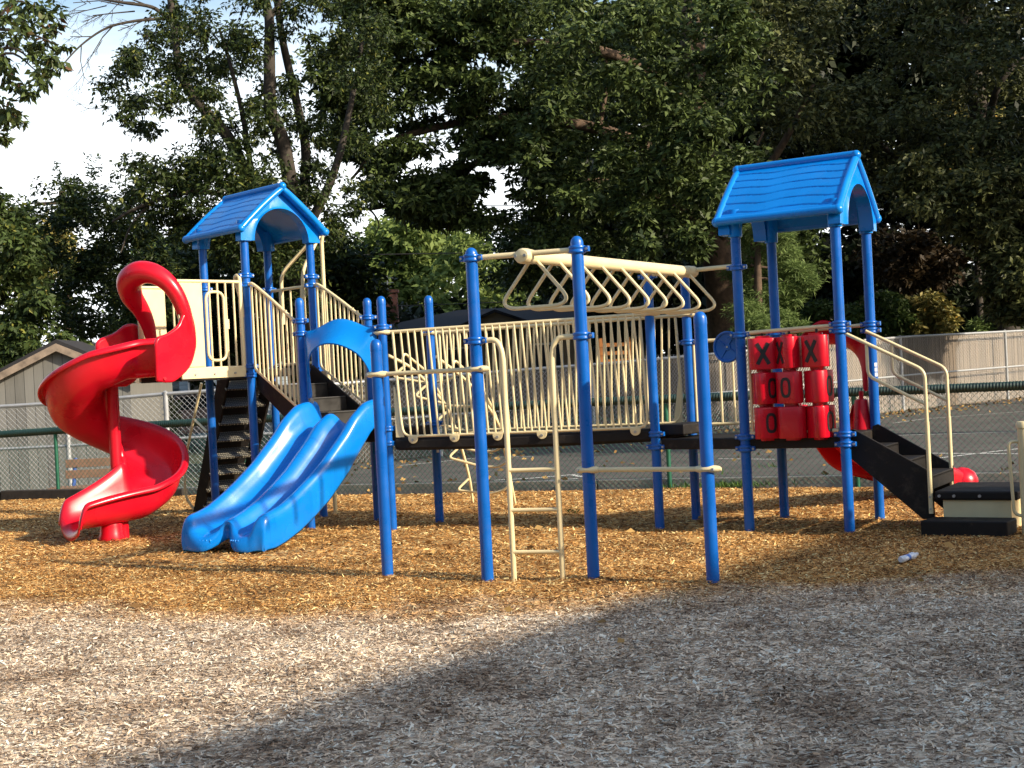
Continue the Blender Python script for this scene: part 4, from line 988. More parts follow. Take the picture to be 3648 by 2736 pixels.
sky_gaps = [[(1520, 340), (1640, 290), (1700, 330), (1560, 400)], [(1300, 480), (1440, 400), (1660, 310), (1640, 360), (1420, 470), (1320, 540)], [(1340, 620), (1560, 540), (1660, 560), (1500, 620), (1380, 690)], [(1640, 620), (1850, 560), (1880, 640), (1700, 690)],
            [(1650, 640), (1800, 620), (1860, 720), (1790, 800), (1690, 720)], [(1180, 700), (1330, 660), (1330, 760), (1250, 800)], [(1560, 790), (1700, 760), (1740, 860), (1640, 900)], [(1150, 100), (1200, 60), (1260, 240), (1160, 280)], [(1760, 340), (1820, 290), (1840, 400), (1770, 380)], [(1120, 600), (1250, 560), (1200, 700)], [(1540, 430), (1660, 400), (1620, 480), (1540, 500)], [(1900, 120), (2000, 90), (1980, 170)]]
cl = fill([(1130, -80), (1700, -80), (1900, 200), (2000, 560), (1900, 720), (1800, 800), (1640, 810), (1480, 790), (1330, 680), (1180, 600), (1130, 300)], 215, OY-5, OY-2, .32, .75, .42, sky_gaps)
cl += fill([(1480, 640), (1680, 620), (1730, 700), (1690, 800), (1520, 800)], 20, OY-4, OY-3, .3, .5, .45)
cl += fill([(1700, -80), (2700, -120), (2700, 400), (2650, 640), (2640, 760), (2520, 840), (2400, 900), (2300, 960), (2150, 960), (1960, 900), (1850, 740), (1950, 560), (1850, 250)], 225, OY-6, OY+4, .4, .95, .55)
cl += fill([(1700, 840), (1900, 760), (2300, 880), (2420, 960), (2380, 1060), (2100, 1060), (1820, 1010), (1720, 930)], 60, OY-1, OY+4, .5, .8, .6)
cl += fill([(2640, 650), (2860, 800), (2940, 900), (2880, 980), (2700, 840), (2600, 800)], 22, OY-4, OY-2, .3, .55, .6)
for x, y, r in ((2380, 420, .8), (2330, 330, .7), (2480, 470, .7), (2420, 560, .7), (2560, 440, .7), (2350, 640, .7), (2480, 700, .6), (2300, 790, .6), (2170, 560, .6), (2060, 720, .6), (2200, 300, .7), (2100, 130, .8), (2640, 120, .8), (2560, 20, .8), (2330, 60, .8), (1960, 380, .5), (1900, 540, .5), (2440, 860, .5), (2260, 900, .5)):
    for _ in range(3): cl.append((at(x+rs.uniform(-50, 50), y+rs.uniform(-40, 40), OY-7+rs.uniform(-.8, .8)), r*.62, r*.42))
crown(oak, cl, 'leaf_oak', 66, .165, k=5, wr=.20, droop=.2)
# ---- second oak on the right
ob = g0(3590, 39); om = MB()
limb(om, [V((ob.x, 39, -.3)), at(3575, 900, 39), at(3510, 500, 39), at(3430, 100, 39), at(3400, -200, 39)], .40, .22, 12)
for L_ in (([at(3550, 800, 39), at(3200, 560, 37), at(3000, 420, 36)], .14, .04), ([at(3510, 500, 39), at(3560, 300, 38), at(3700, 150, 38)], .14, .04), ([at(3575, 900, 39), at(3540, 620, 37), at(3600, 470, 37)], .09, .03)): limb(om, *L_)
oak2 = empty('oak_tree', ob, 'olive-toned oak at the right edge, its foliage hanging down towards the plank fence', 'tree', 'trees behind the playground')
om.build('trunk', 'bark', oak2)
cl = fill([(2680, -120), (3760, -120), (3800, 900), (3700, 1000), (3560, 960), (3420, 800), (3330, 700), (3180, 760), (3050, 640), (2900, 560), (2760, 560), (2680, 380)], 215, 33, 42, .4, .95, .55)
cl += fill([(3180, 540), (3480, 620), (3780, 560), (3800, 1060), (3640, 1080), (3520, 1000), (3480, 880), (3380, 800), (3250, 720)], 120, 32, 34.5, .35, .7, .6)
cl += fill([(3480, 1000), (3760, 960), (3760, 1130), (3560, 1120)], 22, 32, 34, .3, .5, .6)
crown(oak2, cl, 'leaf_oak2', 66, .17, k=5, wr=.20, droop=.2)
# ---- tree beyond the right edge whose crown shades the middle of the court and the plank fence
cl = []
for _ in range(150):
    u_ = rng.normal(size=3); u_ /= np.linalg.norm(u_); k = rng.random()**.4
    b_ = ((13.5, 18.6, 7.8), (11.6, 17.9, 8.2), (13.8, 21.2, 7.4))[_ % 3]
    cl.append((V((b_[0]+u_[0]*3.1*k, b_[1]+u_[1]*2.8*k, b_[2]+u_[2]*2.7*k)), .9, .65))
tree('court_tree', 'broad tree standing at the near right side of the court', (14.0, 19.4, 0), 6.5, .25, 'leaf_oak', cl, 42, .22)
cl = []
for _ in range(170):
    u_ = rng.normal(size=3); u_ /= np.linalg.norm(u_); k = rng.random()**.4
    cl.append((V((18.2+u_[0]*4.6*k, 30.8+u_[1]*3.6*k, 11.5+u_[2]*4.6*k)), 1.0, .75))
tree('court_tree', 'taller broad tree behind the right end of the court', (18.6, 31.0, 0), 9.5, .3, 'leaf_oak', cl, 42, .24)
# ---- dark woods closing the view behind the oaks
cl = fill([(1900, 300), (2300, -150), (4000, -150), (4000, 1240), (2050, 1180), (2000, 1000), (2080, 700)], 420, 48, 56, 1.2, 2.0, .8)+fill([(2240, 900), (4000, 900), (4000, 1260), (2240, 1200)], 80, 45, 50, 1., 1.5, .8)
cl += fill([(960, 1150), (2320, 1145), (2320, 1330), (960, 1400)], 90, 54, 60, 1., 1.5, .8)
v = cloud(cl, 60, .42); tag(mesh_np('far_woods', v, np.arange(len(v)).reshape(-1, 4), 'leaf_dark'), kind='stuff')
cl = fill([(3080, 860), (3180, 840), (3380, 880), (3400, 1010), (3240, 1040), (3090, 980)], 34, 41, 44, .4, .7, .7)
tree('rusty_tree', 'dim rust-brown tree in the shade behind the yellowing bush', g0(3220, 43), 3., .12, 'leaf_rust', cl, 60, .22)
cl = fill([(3330, 420), (3480, 400), (3640, 480), (3640, 640), (3500, 620), (3360, 560)], 30, 43, 45, .5, .8, .7)
tree('rusty_tree', 'golden-brown tree glimpsed high on the right through the oak leaves', g0(3500, 44), 6., .15, 'leaf_yellow', cl, 60, .24)
cl = []
for _ in range(330):                                              # unseen tree belt behind the camera, added to block low sky light
    a = rng.uniform(math.radians(155), math.radians(385)); r_ = rng.uniform(44, 52)
    cl.append((V((r_*math.cos(a), r_*math.sin(a)+6, rng.uniform(0, 12.5))), rng.uniform(2., 3.2), 2.2))
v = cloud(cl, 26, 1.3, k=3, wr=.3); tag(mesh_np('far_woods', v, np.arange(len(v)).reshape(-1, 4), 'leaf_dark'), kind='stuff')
# ---- pine
pb_ = g0(2700, 31.2); pn = empty('pine_tree', pb_, 'soft light green pine between the posts of the right tower', 'tree')
m = MB(); limb(m, [V((pb_.x, 31.2, -.3)), at(2700, 1000, 31.2), at(2700, 760, 31.2)], .14, .04); cl = []
for x, y, r in ((2700, 820, .35), (2640, 850, .3), (2760, 860, .4), (2690, 900, .5), (2800, 910, .4), (2740, 950, .5), (2850, 970, .4), (2660, 980, .5), (2780, 1010, .5), (2880, 1010, .3), (2700, 1050, .5), (2820, 1060, .35), (2750, 1090, .45), (2660, 1110, .5), (2790, 1130, .35), (2720, 1160, .45), (2820, 1180, .3), (2650, 1200, .4), (2760, 1210, .4)):
    c = at(x, y, 31.2+rs.uniform(-.7, .7)); cl += [(c, r, r*.55), (c+V((rs.uniform(-.3, .3), rs.uniform(-.4, .4), .1)), r*.7, r*.35)]
    m.tube([V((pb_.x, 31.2, c.z+.2)), c], [.03, .01], 5)
m.build('trunk', 'barkbrown', pn); crown(pn, cl, 'leaf_pine', 150, .15, k=7, wr=.05, droop=.0)
# ---- bushes along the plank fence
def bush(name, label, cl, mat, per, size, base, **kw):
    o = empty(name, base, label, 'bush', 'bushes behind the plank fence'); m = MB()
    for k in range(5): m.tube([V((base[0], base[1], -.1)), lerp(base, cl[k % len(cl)][0], .9)], [.03, .01], 5)
    m.build('stem', 'bark', o); crown(o, cl, mat, per, size, **kw)
bush('bush', 'small green bush above the red slide hood', fill([(2890, 1110), (2930, 1080), (2980, 1130), (2960, 1190), (2880, 1190)], 12, 36.5, 37.5, .2, .35)+[(at(2930, 1250, 37), .5, .6)], 'leaf_bush', 60, .14, g0(2930, 37))
bush('bush', 'small green bush between the two right tower posts', fill([(3010, 1120), (3050, 1090), (3090, 1130), (3080, 1200), (3000, 1190)], 12, 36.5, 37.5, .2, .35)+[(at(3050, 1250, 37), .5, .6)], 'leaf_bush', 60, .14, g0(3050, 37))
bush('bush', 'dark green bush right of the back tower post', fill([(3110, 1060), (3170, 1050), (3220, 1100), (3240, 1210), (3110, 1210)], 22, 37, 38, .25, .42)+[(at(3170, 1250, 37.5), .5, .6)], 'leaf_bush', 60, .15, g0(3170, 37.5))
bush('bush', 'yellowing bush showing over the plank fence', fill([(3220, 1070), (3290, 1045), (3370, 1090), (3400, 1140), (3330, 1200), (3230, 1210)], 26, 37.2, 38.2, .22, .42)+[(at(3290, 1250, 37.7), .5, .6)], 'leaf_yellow', 55, .16, g0(3290, 37.7))
bush('conifer_bush', 'low dark conifer spreading over the plank fence at the right edge', fill([(3480, 1150), (3560, 1120), (3720, 1120), (3720, 1190), (3500, 1190)], 22, 39, 40, .3, .5, .4)+[(at(3600, 1230, 39.5), .6, .6)], 'leaf_pine', 80, .16, g0(3600, 39.5), k=6, wr=.07)
# ================================================================== fences
def mesh_panel(mb, a, b, z0, z1, s=.065, r=.0026):
    """diamond mesh between a and b"""
    L_ = (b-a).length; d_ = (b-a).normalized(); H = z1-z0; w = V((-d_.y, d_.x, 0))
    k = -H
    while k < L_:
        for sg in (1, -1):
            x0, y0, x1, y1 = k, 0., k+H, H
            if x0 < 0: y0 -= x0; x0 = 0
            if x1 > L_: y1 -= x1-L_; x1 = L_
            if x1-x0 > .01:
                if sg < 0: y0, y1 = H-y0, H-y1
                o = w*r*.8*sg
                mb.tube([Z3(a+d_*x0, z0+y0)+o, Z3(a+d_*x1, z0+y1)+o], r, 3)
        k += s*1.08
fx0, fx1 = -10.5, 7.2
gf = empty('chain_link_fence', (0, FLN(0), 0), 'low green chain link fence with a dark padded tube along its top', 'fence', 'chain link fences')
fa, fb = V((fx0, FLN(fx0), 0)), V((fx1, FLN(fx1), 0)); fd = (fb-fa).normalized()
mb = MB(); mesh_panel(mb, fa, fb, .02, 1.06, .070, .0027); mb.build('wire_mesh', 'greenwire', gf, smooth=False)
mb = MB(); L_ = (fb-fa).length; n = int(L_/.035)
tz = lambda x: 1.09 if x > -1 else 1.09-.016*(-1-x)
pts = []; rr = []
for i in range(n*2+1):
    p = fa+fd*(L_*i/(2*n)); pts.append(Z3(p, tz(p.x)+.008*math.sin(p.x*.9))); rr.append(.056 if i % 2 else .049)
mb.tube(pts, rr, 12); mb.build('top_tube', 'tube', gf)
for px in (200, 515, 870, 2380, 3050):
    u = ray(px, 1600); t = u[0]/u[1]; y = 17.3/(1+.405*t); p = V((t*y, y, 0))
    mb = MB(); mb.lathe(p, [(.028, -.1), (.028, 1.04)], 12); mb.build('fence_post', 'green', gf)
def rail_fence(label, pts, tops, mids, pxs, mat, r=.026, wire=True, ground=.1):
    o = empty('chain_link_fence', pts[0], label, 'fence', 'chain link fences')
    mb = MB()
    for a, b, z0, z1, m0, m1 in zip(pts, pts[1:], tops, tops[1:], mids, mids[1:]): mb.tube([Z3(a, z0), Z3(b, z1)], r, 8); mb.tube([Z3(a, m0), Z3(b, m1)], r*.8, 8)
    mb.build('rail', mat, o)
    for px in pxs:
        u = ray(px, 1400); t = u[0]/u[1]
        for a, b, z0, z1 in zip(pts, pts[1:], tops, tops[1:]):
            k = (t*a.y-a.x)/((b.x-a.x)-t*(b.y-a.y))
            if 0 <= k <= 1:
                mb = MB(); p = lerp(a, b, k); mb.lathe(Z3(p, 0), [(r*1.4, -.2), (r*1.4, z0+(z1-z0)*k-.0), (r*1.5, z0+(z1-z0)*k+.03), (.001, z0+(z1-z0)*k+.06)], 10); mb.build('fence_post', mat, o); break
    if wire:
        mb = MB()
        for a, b, z0, z1 in zip(pts, pts[1:], tops, tops[1:]): mesh_panel(mb, a, b, ground, (z0+z1)/2, .085, .0026)
        mb.build('wire_mesh', 'railmetal', o, smooth=False)
    return o
rail_fence('grey chain link fence with round rails in front of the shed and parked car', [V((-11.5, 23.1, 0)), V((-7.44, 22.4, 0)), V((-5.72, 22.1, 0)), V((-3.4, 21.7, 0))], [1.36, 1.40, 1.46, 1.50], [.66, .68, .72, .74], (-200, 234, 589, 980), 'railmetal', .03, True, -.1)
off = V((.22, -.24, 0))
rail_fence('galvanised rail fence standing against the wooden plank fence beyond the court', [p+off for p in WF], [1.47, 1.62, 1.84, 1.93, 2.02], [.80, .86, .93, .97, 1.02], (1560, 2110, 2640, 3216, 3590), 'railmetal', .03, True, .12)
wf = empty('plank_fence', WF[0], 'tall weathered wooden plank fence behind the asphalt court', 'fence')
tops = [1.36, 1.60, 1.84, 1.92, 2.0]
for a, b, z0, z1 in zip(WF, WF[1:], tops, tops[1:]):
    d_ = (b-a).normalized(); w = V((-d_.y, d_.x, 0)); n = int((b-a).length/.115); mb = MB()
    ang = math.atan2(d_.y, d_.x)
    for i in range(n):
        x0 = .115*i; z = z0+(z1-z0)*i/n+rs.uniform(-.012, .012); o_ = rs.uniform(-.006, .006)
        P = lambda x, zz: V((x, o_, zz))
        mb.prism([P(x0+.003, -.1), P(x0+.109, -.1), P(x0+.109, z-.04), P(x0+.08, z), P(x0+.03, z), P(x0+.003, z-.04)], (0, .018, 0))
    o = mb.build('plank_panel', 'shadedplanks' if a in WF[:2] else 'planks', None, smooth=False); o.location = a; o.rotation_euler = (0, 0, ang)
    o.parent = wf; o.matrix_parent_inverse = Matrix.Translation(-V(wf.location))
# ================================================================== buildings
def house(name, label, x0, x1, y0, y1, zw, zr, wall, roofm, ridge='x', over=.25, chimney=None, windows=(), z0=-.2, group=None, trim='trim'):
    o = empty(name, ((x0+x1)/2, (y0+y1)/2, 0), label, 'house' if 'house' in name else name.split('_')[-1], group)
    mb = MB(); mb.box(((x0+x1)/2, (y0+y1)/2, (zw+z0)/2), x1-x0, y1-y0, zw-z0)
    cx_, cy_ = (x0+x1)/2, (y0+y1)/2
    if ridge == 'y': mb.prism([(x0, y0+.002, zw), (x1, y0+.002, zw), (cx_, y0+.002, zr-.05)], (0, y1-y0-.004, 0))
    mb.build('wall', wall, o, smooth=False)
    mb = MB()
    if ridge == 'x':
        for s, ye in ((-1, y0-over), (1, y1+over)):
            mb.prism([(x0-over, cy_, zr), (x0-over, ye, zw-.05), (x0-over, ye, zw+.05), (x0-over, cy_, zr+.12)], (x1-x0+2*over, 0, 0))
    elif ridge == 'y':
        for s, xe in ((-1, x0-over), (1, x1+over)):
            mb.prism([(cx_, y0-over, zr), (xe, y0-over, zw-over*.45), (xe, y0-over, zw-over*.45+.08), (cx_, y0-over, zr+.09)], (0, y1-y0+2*over, 0))
    else:                                                          # hip
        h = (y1-y0)/2+over; A = [(x0-over, y0-over, zw), (x1+over, y0-over, zw), (x1+over, y1+over, zw), (x0-over, y1+over, zw), (x0-over+h*.9, cy_, zr), (x1+over-h*.35, cy_, zr)]
        mb.add(A, [(0, 1, 5, 4), (1, 2, 5), (2, 3, 4, 5), (3, 0, 4), (3, 2, 1, 0)])
    rf = mb.build('roof', roofm, o, smooth=False)
    for (wx, wz, ww, wh) in windows:
        m = MB(); m.box((wx, y0-.03, wz), ww+.14, .05, wh+.14); f = m.build('window', 'whitesiding_trim', o, smooth=False)
        m = MB(); m.box((wx, y0-.058, wz), ww, .02, wh); m.build('pane', 'glass', f, smooth=False)
    if chimney:
        m = MB(); x, y, w, z1 = chimney; m.box((x, y, (zw+z1)/2), w, w, z1-zw); m.box((x, y, z1+.05), w+.1, w+.1, .1); m.build('chimney', 'brick', rf, smooth=False)
    return o, rf
HY = 42.
ha, hb = g0(1330, HY).x, g0(2085, HY).x
o, rf = house('brown_house', 'tan house with a low dark roof and brick chimney behind the plank fence', ha, hb, HY, HY+6, 3.05, 3.72, 'house', 'roofdark', 'hip', .4, (g0(1408, HY+2).x, HY+2.2, .42, 4.35), [(g0(1640, HY).x, 1.9, .7, .9), (g0(1960, HY).x, 1.95, .8, .8)])
gx_ = g0(1778, HY).x; m = MB(); m.prism([(gx_-1.15, HY-.5, 2.98), (gx_+1.15, HY-.5, 2.98), (gx_, HY-.5, 3.42)], (0, 1.6, 0)); m.build('porch_gable', 'house', o, smooth=False)
m = MB()
for s in (-1, 1): m.prism([(gx_, HY-.62, 3.42), (gx_+s*1.35, HY-.62, 2.90), (gx_+s*1.35, HY-.62, 2.99), (gx_, HY-.62, 3.51)], (0, 2., 0))
m.build('porch_roof', 'roofdark', o, smooth=False)
m = MB(); ax_ = g0(1370, HY).x
m.tube([(ax_, HY+3, 3.6), (ax_, HY+3, 5.0)], .02, 6)
for z, l in ((4.9, .5), (4.75, .42), (4.6, .34)): m.tube([(ax_-l/2, HY+3, z), (ax_+l/2, HY+3, z)], .01, 4)
m.build('antenna', 'steel', rf)
# shed with vertical boards
sx = -8.1; SY = 24.2
o = empty('garden_shed', (sx, SY+1.5, 0), 'grey boarded shed with a weathered gable behind the grey chain link fence', 'shed')
mb = MB(); mb.prism([(sx-1.25, SY, -.2), (sx+1.25, SY, -.2), (sx+1.25, SY, 1.84), (sx, SY, 2.40), (sx-1.25, SY, 1.84)], (0, 3., 0)); mb.build('wall', 'shedboards', o, smooth=False)
mb = MB()
for s in (-1, 1): mb.prism([(sx, SY-.12, 2.46), (sx+s*1.45, SY-.12, 1.80), (sx+s*1.45, SY-.12, 1.86), (sx, SY-.12, 2.53)], (0, 3.3, 0))
mb.build('roof', 'roofdark', o, smooth=False)
mb = MB()
for s in (-1, 1): mb.prism([(sx, SY-.15, 2.455), (sx+s*1.45, SY-.15, 1.795), (sx+s*1.45, SY-.15, 1.66), (sx, SY-.15, 2.32)], (0, .035, 0))
mb.build('bargeboard', 'trim', o, smooth=False)
# pale house and low garage far left
xa, xb = g0(640, 46).x, g0(905, 46).x
house('pale_house', 'pale blue sided house glimpsed behind the left tower', xa, xb, 46, 53, 3.2, 4.6, 'siding', 'shingle_grey', 'x', .3, None, [(g0(705, 46).x, 1.75, .5, .8), (g0(830, 46).x, 1.75, .6, .9)])
xa, xb = g0(330, 47).x, g0(645, 47).x
house('white_garage', 'low white garage with a grey shingle roof beside the pale house', xa, xb-.02, 47, 52, 1.62, 2.35, 'siding', 'shingle_grey', 'x', .2, None, [(g0(440, 47).x, .9, .8, .6)])
xa, xb = g0(2960, 46).x, g0(3300, 46).x
house('grey_house', 'shaded grey house behind the bushes on the right', xa, xb, 46, 52, 3.3, 4.3, 'shedboards', 'roofdark', 'x', .3, None, [(g0(3120, 46).x, 2.6, .8, .7)])
# parked car seen over the hedge
cp_ = g0(585, 38); c0 = V((cp_.x, 38.4, -.05))
car = empty('parked_car', c0, 'silver-mauve car parked behind the hedge', 'car')
side = [(-2.1, .35), (-2.15, .75), (-1.9, .92), (-1.0, 1.0), (-.35, 1.42), (.9, 1.45), (1.65, 1.05), (2.1, .98), (2.15, .5), (2.05, .3)]
yaw = math.radians(62); ca, sa = math.cos(yaw), math.sin(yaw)
W2 = lambda x, y, z: c0+V((x*ca-y*sa, x*sa+y*ca, z))
mb = MB(); mb.loft([[W2(x, y*(1-.22*max(0, (z-.95))/.5), z) for x, z in side] for y in (-.82, -.86, .86, .82)]); mb.build('body', 'carpaint', car, bevel=.03)
for sx_ in (-1, 1):
    m = MB(); m.prism([W2(x, sx_*(.868-.19*max(0, z-.95)/.5), z) for x, z in ((-.85, 1.0), (-.32, 1.36), (.85, 1.39), (1.4, 1.05))], (W2(0, sx_, 0)-W2(0, 0, 0))*.004); m.build('side_window', 'glass', car, smooth=False)
m = MB(); m.prism([W2(-1.02, -.72, 1.015), W2(-1.02, .72, 1.015), W2(-.42, .60, 1.40), W2(-.42, -.60, 1.40)], W2(-.02, 0, .02)-W2(0, 0, 0)); m.build('windscreen', 'glass', car, smooth=False)
for x in (-1.35, 1.35):
    for y in (-.80, .80):
        m = MB(); m.tube([W2(x, y-.1, .32), W2(x, y+.1, .32)], .32, 18); w = m.build('wheel', 'rubber', car)
        m = MB(); m.tube([W2(x, y-.108, .32), W2(x, y+.108, .32)], .19, 14); m.build('rim', 'steel', w)
for y in (-.6, .6):
    m = MB(); m.obox(W2(-2.13, y, .72), (W2(.02, 0, 0)-W2(0, 0, 0)), (W2(0, .16, 0)-W2(0, 0, 0)), V((0, 0, .07))); m.build('headlight', 'white', car)
# hedge
cl = fill([(425, 1430), (600, 1430), (610, 1510), (425, 1520)], 60, 26.6, 27.6, .22, .3, .8)+fill([(430, 1470), (610, 1470), (610, 1570), (430, 1580)], 30, 26.6, 27.6, .22, .3, .8)
v = cloud(cl, 70, .075); hd = mesh_np('hedge', v, np.arange(len(v)).reshape(-1, 4), 'leaf_dark'); tag(hd, 'clipped dark hedge in front of the parked car', 'hedge')
# orange playset behind the plank fence
pc_ = g0(2195, 33); o = empty('wooden_playset', pc_, 'orange wooden garden deck showing over the plank fence behind the bridge', 'playset')
mb = MB(); mb.box((pc_.x, 33, 1.70), .75, .8, .06); mb.build('platform', 'orangewood', o, smooth=False)
for x in (-.34, .34):
    for y in (-.35, .35): mb = MB(); mb.box((pc_.x+x, 33+y, 1.05), .08, .08, 2.4); mb.build('post', 'orangewood', o, smooth=False)
for z in (1.88, 2.08): mb = MB(); mb.box((pc_.x, 32.61, z), .76, .03, .09); mb.build('rail', 'orangewood', o, smooth=False)
# utility pole with wires
up_ = g0(258, 44); o = empty('utility_pole', up_, 'slim brown utility pole rising among the trees above the shed', 'utility pole')
mb = MB(); mb.lathe(V((up_.x, 44, 0)), [(.13, -.2), (.10, 8.2), (.0, 8.25)], 10); mb.build('pole', 'barkbrown', o)
mb = MB(); mb.box((up_.x, 43.86, 7.8), 1.7, .09, .1); mb.build('crossarm', 'barkbrown', o, smooth=False)
for k, (z, sag) in enumerate(((7.85, .5), (6.0, .3), (4.1, .2))):
    mb = MB(); e0, e1 = V((up_.x-25, 40, z+.5)), V((up_.x+45, 60, z+.6)); c = V((up_.x+(0 if k else .7), 43.8, z))
    for a, b in ((e0, c), (c, e1)): mb.tube([lerp(a, b, t/14)+V((0, 0, -sag*4*(t/14)*(1-t/14))) for t in range(15)], .016, 4)
    mb.build('wire', 'dark', o)
# bench behind the green fence
bc = at(330, 1745, 21.0); o = empty('park_bench', V((bc.x, 21.0, -.16)), 'bench with brown slats and a blue frame behind the green fence', 'bench')
for z, y, t in ((.44, .25, 0), (.27, .22, 0)):
    mb = MB(); mb.box((bc.x+.12, 21.0+y, z), 1.2, .035, .13); mb.build('backrest', 'slat', o, bevel=.006, smooth=False)
for y in (-.16, .0, .16): mb = MB(); mb.box((bc.x, 21.0+y, .075), 1.3, .13, .035); mb.build('seat', 'slat', o, bevel=.006, smooth=False)
for x in (-.36, .42):
    mb = MB(); mb.tube([(bc.x+x, 20.9, -.16), (bc.x+x, 20.9, .05), (bc.x+x, 21.2, .05), (bc.x+x+.02, 21.30, .52)], .03, 8); mb.tube([(bc.x+x, 21.2, .05), (bc.x+x, 21.2, -.16)], .03, 8); mb.build('leg', 'benchblue', o)
# timber edging along the left of the bed
for k, (a, b) in enumerate(((-10.2, -7.75), (-7.73, -6.2), (-6.18, -4.7))):
    p, q = V((a, FLN(a)-.13, .03+.02*(k == 1))), V((b, FLN(b)-.13, .03+.02*(k == 1))); d_ = (q-p)/2
    mb = MB(); mb.obox((p+q)/2, d_, V((.06, .13, 0)).normalized()*.07, V((0, 0, .085))); t_ = mb.build('landscape_timber', 'timber', bevel=.012, smooth=False)
    tag(t_, ['dark edging timber at the far left end of the wood chips', 'slightly raised dark edging timber in the middle of the row of three', 'dark edging timber closest to the spiral slide'][k], 'timber', 'edging timbers along the fence')
# plastic bottle
bp = gr(3236, 2006); bz = mound(np.array(bp.x), np.array(bp.y)); c = V((bp.x, bp.y, float(bz)+.040))
ax = V((.80, .55, .10)).normalized(); u = V((-ax.y, ax.x, 0)).normalized(); w = ax.cross(u)
o = empty('plastic_bottle', V((c.x, c.y, float(bz))), 'crushed clear plastic bottle lying on the wood chips', 'bottle')
def body(prof, m, name, par):
    mb = MB(); mb.loft([[c+ax*x+u*(r*math.cos(t)*(1+.10*math.sin(3*t+x*60)))+w*(r*sq_*math.sin(t)) for t in (2*math.pi*i/16 for i in range(16))] for x, r, sq_ in prof]); return mb.build(name, m, par)
b_ = body([(-.085, .004, 1), (-.083, .022, .9), (-.07, .031, .8), (-.045, .030, .75), (-.02, .0305, .7), (.005, .027, .75), (.03, .031, .85), (.055, .029, .9), (.075, .017, 1), (.088, .012, 1)], 'bottle', 'bottle_body', o)
body([(-.022, .0315, .73), (-.02, .032, .72), (.004, .0288, .77), (.006, .028, .77)], 'bottlelabel', 'bottle_wrap', o); body([(.086, .0135, 1), (.087, .0145, 1), (.101, .0145, 1), (.102, .003, 1)], 'white', 'bottle_cap', o)
# grass, weeds, fallen leaves
def blades(cx_, cy_, rx, ry, n, h, z=.0):
    p = np.stack([cx_+rng.normal(0, rx, n), cy_+rng.normal(0, ry, n), np.full(n, z)], -1)
    d = rng.normal(size=(n, 3))*np.array([.5, .5, .1])+np.array([0, 0, 1]); d /= np.linalg.norm(d, axis=1)[:, None]
    return quads_from(p, d, h*(.5+rng.random(n)), .05)
g = gr(2690, 1730); a = blades(g.x, g.y, .42, .13, 1500, .09); g = gr(2760, 1690); b = blades(g.x, g.y, .12, .1, 70, .15); g = gr(2600, 1715); c_ = blades(g.x, g.y, .10, .1, 40, .17)
v = np.concatenate([a, b, c_]); tag(mesh_np('grass_tuft', v, np.arange(len(v)).reshape(-1, 4), 'grass'), kind='stuff')
for (px, py, n, h, lab) in ((958, 1938, 60, .11, 'little green weed beside the lip of the wave slide'), (2044, 1835, 14, .09, 'little green weed between the arched ladder and a front post')):
    g = gr(px, py); v = blades(g.x, g.y, .03, .03, n, h, .01); v2 = cloud([(g+V((0, 0, .04)), .04, .03)], n//5, .04)
    v = np.concatenate([v, v2]); tag(mesh_np('weed_plant', v, np.arange(len(v)).reshape(-1, 4), 'grass'), lab, 'weed')
pts = []
for k in range(760):
    t = rng.random(); i = min(3, int(t*4)); a, b = WF[i], WF[i+1]; f_ = t*4-i
    p = lerp(a, b, f_)+off*1.5; dd = abs(rng.normal(0, 1.0)); q_ = p+V((.5, -.85, 0))*dd
    if q_.y > FLN(q_.x)+.4: pts.append((q_.x, q_.y, .112))
for k in range(70):
    x = rng.uniform(-3.5, 5.5); pts.append((x, FLN(x)-rng.uniform(-.5, .15), .118 if rng.random() < .5 else .03))
for k in range(55):
    x = rng.uniform(-4.5, 4.); y = rng.uniform(6.5, 15.); pts.append((x, y, float(mound(np.array(x), np.array(y)))+.025))
for k in range(90):
    x = rng.uniform(-3.5, 6); y = FLN(x)+.5+rng.random()*6; pts.append((x, y, .112))
p = np.array(pts); n = len(p); d = rng.normal(size=(n, 3))*np.array([1, 1, .25]); d[:, 2] = np.abs(d[:, 2]); d /= np.linalg.norm(d, axis=1)[:, None]
v = quads_from(p, d, .05+.07*rng.random(n), .30); v[:, 2] = np.maximum(v[:, 2], .012); tag(mesh_np('fallen_leaves', v, np.arange(len(v)).reshape(-1, 4), 'leaf_fallen'), kind='stuff')
# ================================================================== light
EL = math.radians(27); SH = V((.86, -.51, 0)).normalized()
sun = bpy.data.lights.new('sun', 'SUN'); sun.energy = 4.6; sun.angle = math.radians(1.0); sun.color = (1, .875, .69)
so = bpy.data.objects.new('sun', sun); COL.objects.link(so)
tos = V((SH.x*math.cos(EL), SH.y*math.cos(EL), math.sin(EL))); so.rotation_euler = tos.to_track_quat('Z', 'Y').to_euler()
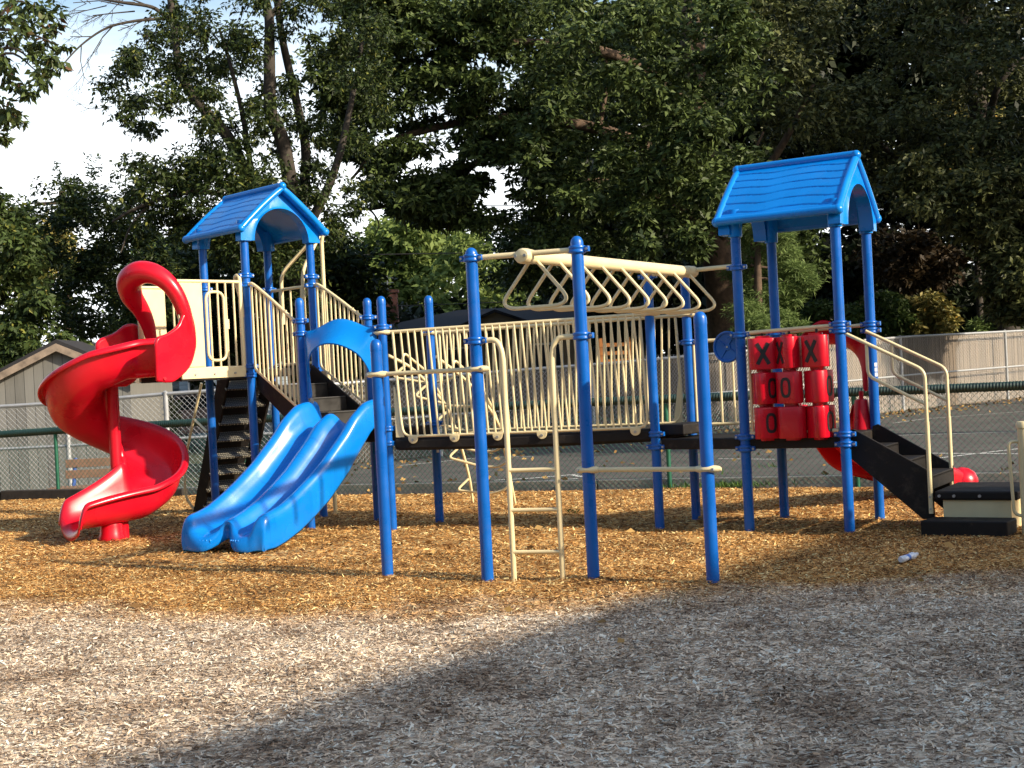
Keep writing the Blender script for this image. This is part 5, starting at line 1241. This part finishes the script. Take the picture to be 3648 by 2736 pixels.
# school building to the right, behind the camera: its roof edge casts the shade over the foreground
HB = 6.2; k = HB/math.tan(EL); ed = V((3.81, 5.15, 0)).normalized(); en = V((ed.y, -ed.x, 0))
near = V((-.98, 6.5, 0))+SH*k; tip = V((3.0, 11.88, 0))+SH*k
a_, b_ = near-ed*22, tip
o = empty('school_building', (a_+b_)/2, 'long brick school building beside the playground', 'building')
mb = MB(); mb.prism([a_+en*.3, b_+en*.3-ed*.3, b_+en*12.3-ed*.3, a_+en*12.3], (0, 0, HB-.35)); mb.build('wall', 'brick', o, smooth=False)
mb = MB(); mb.prism([Z3(p, HB-.35) for p in (a_, b_, b_+en*12.6, a_+en*12.6)], (0, 0, .35)); mb.build('roof', 'concrete', o, smooth=False)
for i in range(6):
    for z in (1.7, 4.4):
        c = a_+ed*(3+i*4.3)+en*.28; mb = MB(); mb.obox(Z3(c, z), ed*1.3, en*.05, V((0, 0, .8))); f = mb.build('window', 'whitesiding_trim', o, smooth=False)
        mb = MB(); mb.obox(Z3(c-en*.06, z), ed*1.2, en*.012, V((0, 0, .7))); mb.build('pane', 'glass', f, smooth=False)
w = bpy.data.worlds.new('World'); scene.world = w; w.use_nodes = True; nt = w.node_tree; L = nt.links
bg = nt.nodes['Background']; sky = nt.nodes.new('ShaderNodeTexSky'); sky.sky_type = 'NISHITA'; sky.sun_disc = False
sky.sun_elevation = EL; sky.sun_rotation = math.atan2(SH.x, SH.y); sky.air_density = 1.2; sky.dust_density = 1.7
L.new(sky.outputs[0], bg.inputs[0]); bg.inputs[1].default_value = .135
# thin bright cloud and haze over the far side of the sky
tc = nt.nodes.new('ShaderNodeTexCoord'); sp_ = N(nt, 'ShaderNodeSeparateXYZ'); L.new(tc.outputs['Generated'], sp_.inputs[0])
mp = N(nt, 'ShaderNodeMapping'); mp.inputs['Scale'].default_value = (1.2, 1.2, 5); L.new(tc.outputs['Generated'], mp.inputs[0])
no = N(nt, 'ShaderNodeTexNoise', Scale=2.3, Detail=7., Roughness=.6); L.new(mp.outputs[0], no.inputs['Vector'])
mz = N(nt, 'ShaderNodeMapRange'); L.new(sp_.outputs['Z'], mz.inputs[0])
for i, v in zip((1, 2, 3, 4), (.15, .275, 1., 0.)): mz.inputs[i].default_value = v
my = N(nt, 'ShaderNodeMapRange'); L.new(sp_.outputs['Y'], my.inputs[0])
for i, v in zip((1, 2, 3, 4), (.55, .88, 0., 1.)): my.inputs[i].default_value = v
mm = N(nt, 'ShaderNodeMath', operation='MULTIPLY_ADD'); L.new(no.outputs[0], mm.inputs[0]); mm.inputs[1].default_value = 1.4; mm.inputs[2].default_value = -.7
ma = N(nt, 'ShaderNodeMath', operation='ADD'); L.new(mz.outputs[0], ma.inputs[0]); L.new(mm.outputs[0], ma.inputs[1]); ma.use_clamp = True
mf = N(nt, 'ShaderNodeMath', operation='MULTIPLY'); L.new(ma.outputs[0], mf.inputs[0]); L.new(my.outputs[0], mf.inputs[1])
b2 = nt.nodes.new('ShaderNodeBackground'); b2.inputs[0].default_value = (.93, .97, 1, 1); b2.inputs[1].default_value = 1.25
ms = nt.nodes.new('ShaderNodeMixShader'); L.new(mf.outputs[0], ms.inputs[0]); L.new(bg.outputs[0], ms.inputs[1]); L.new(b2.outputs[0], ms.inputs[2])
L.new(ms.outputs[0], nt.nodes['World Output'].inputs[0])
vs_ = scene.view_settings; vs_.view_transform = 'Standard'; vs_.look = 'None'; vs_.gamma = 1; vs_.exposure = .70; vs_.use_curve_mapping = False
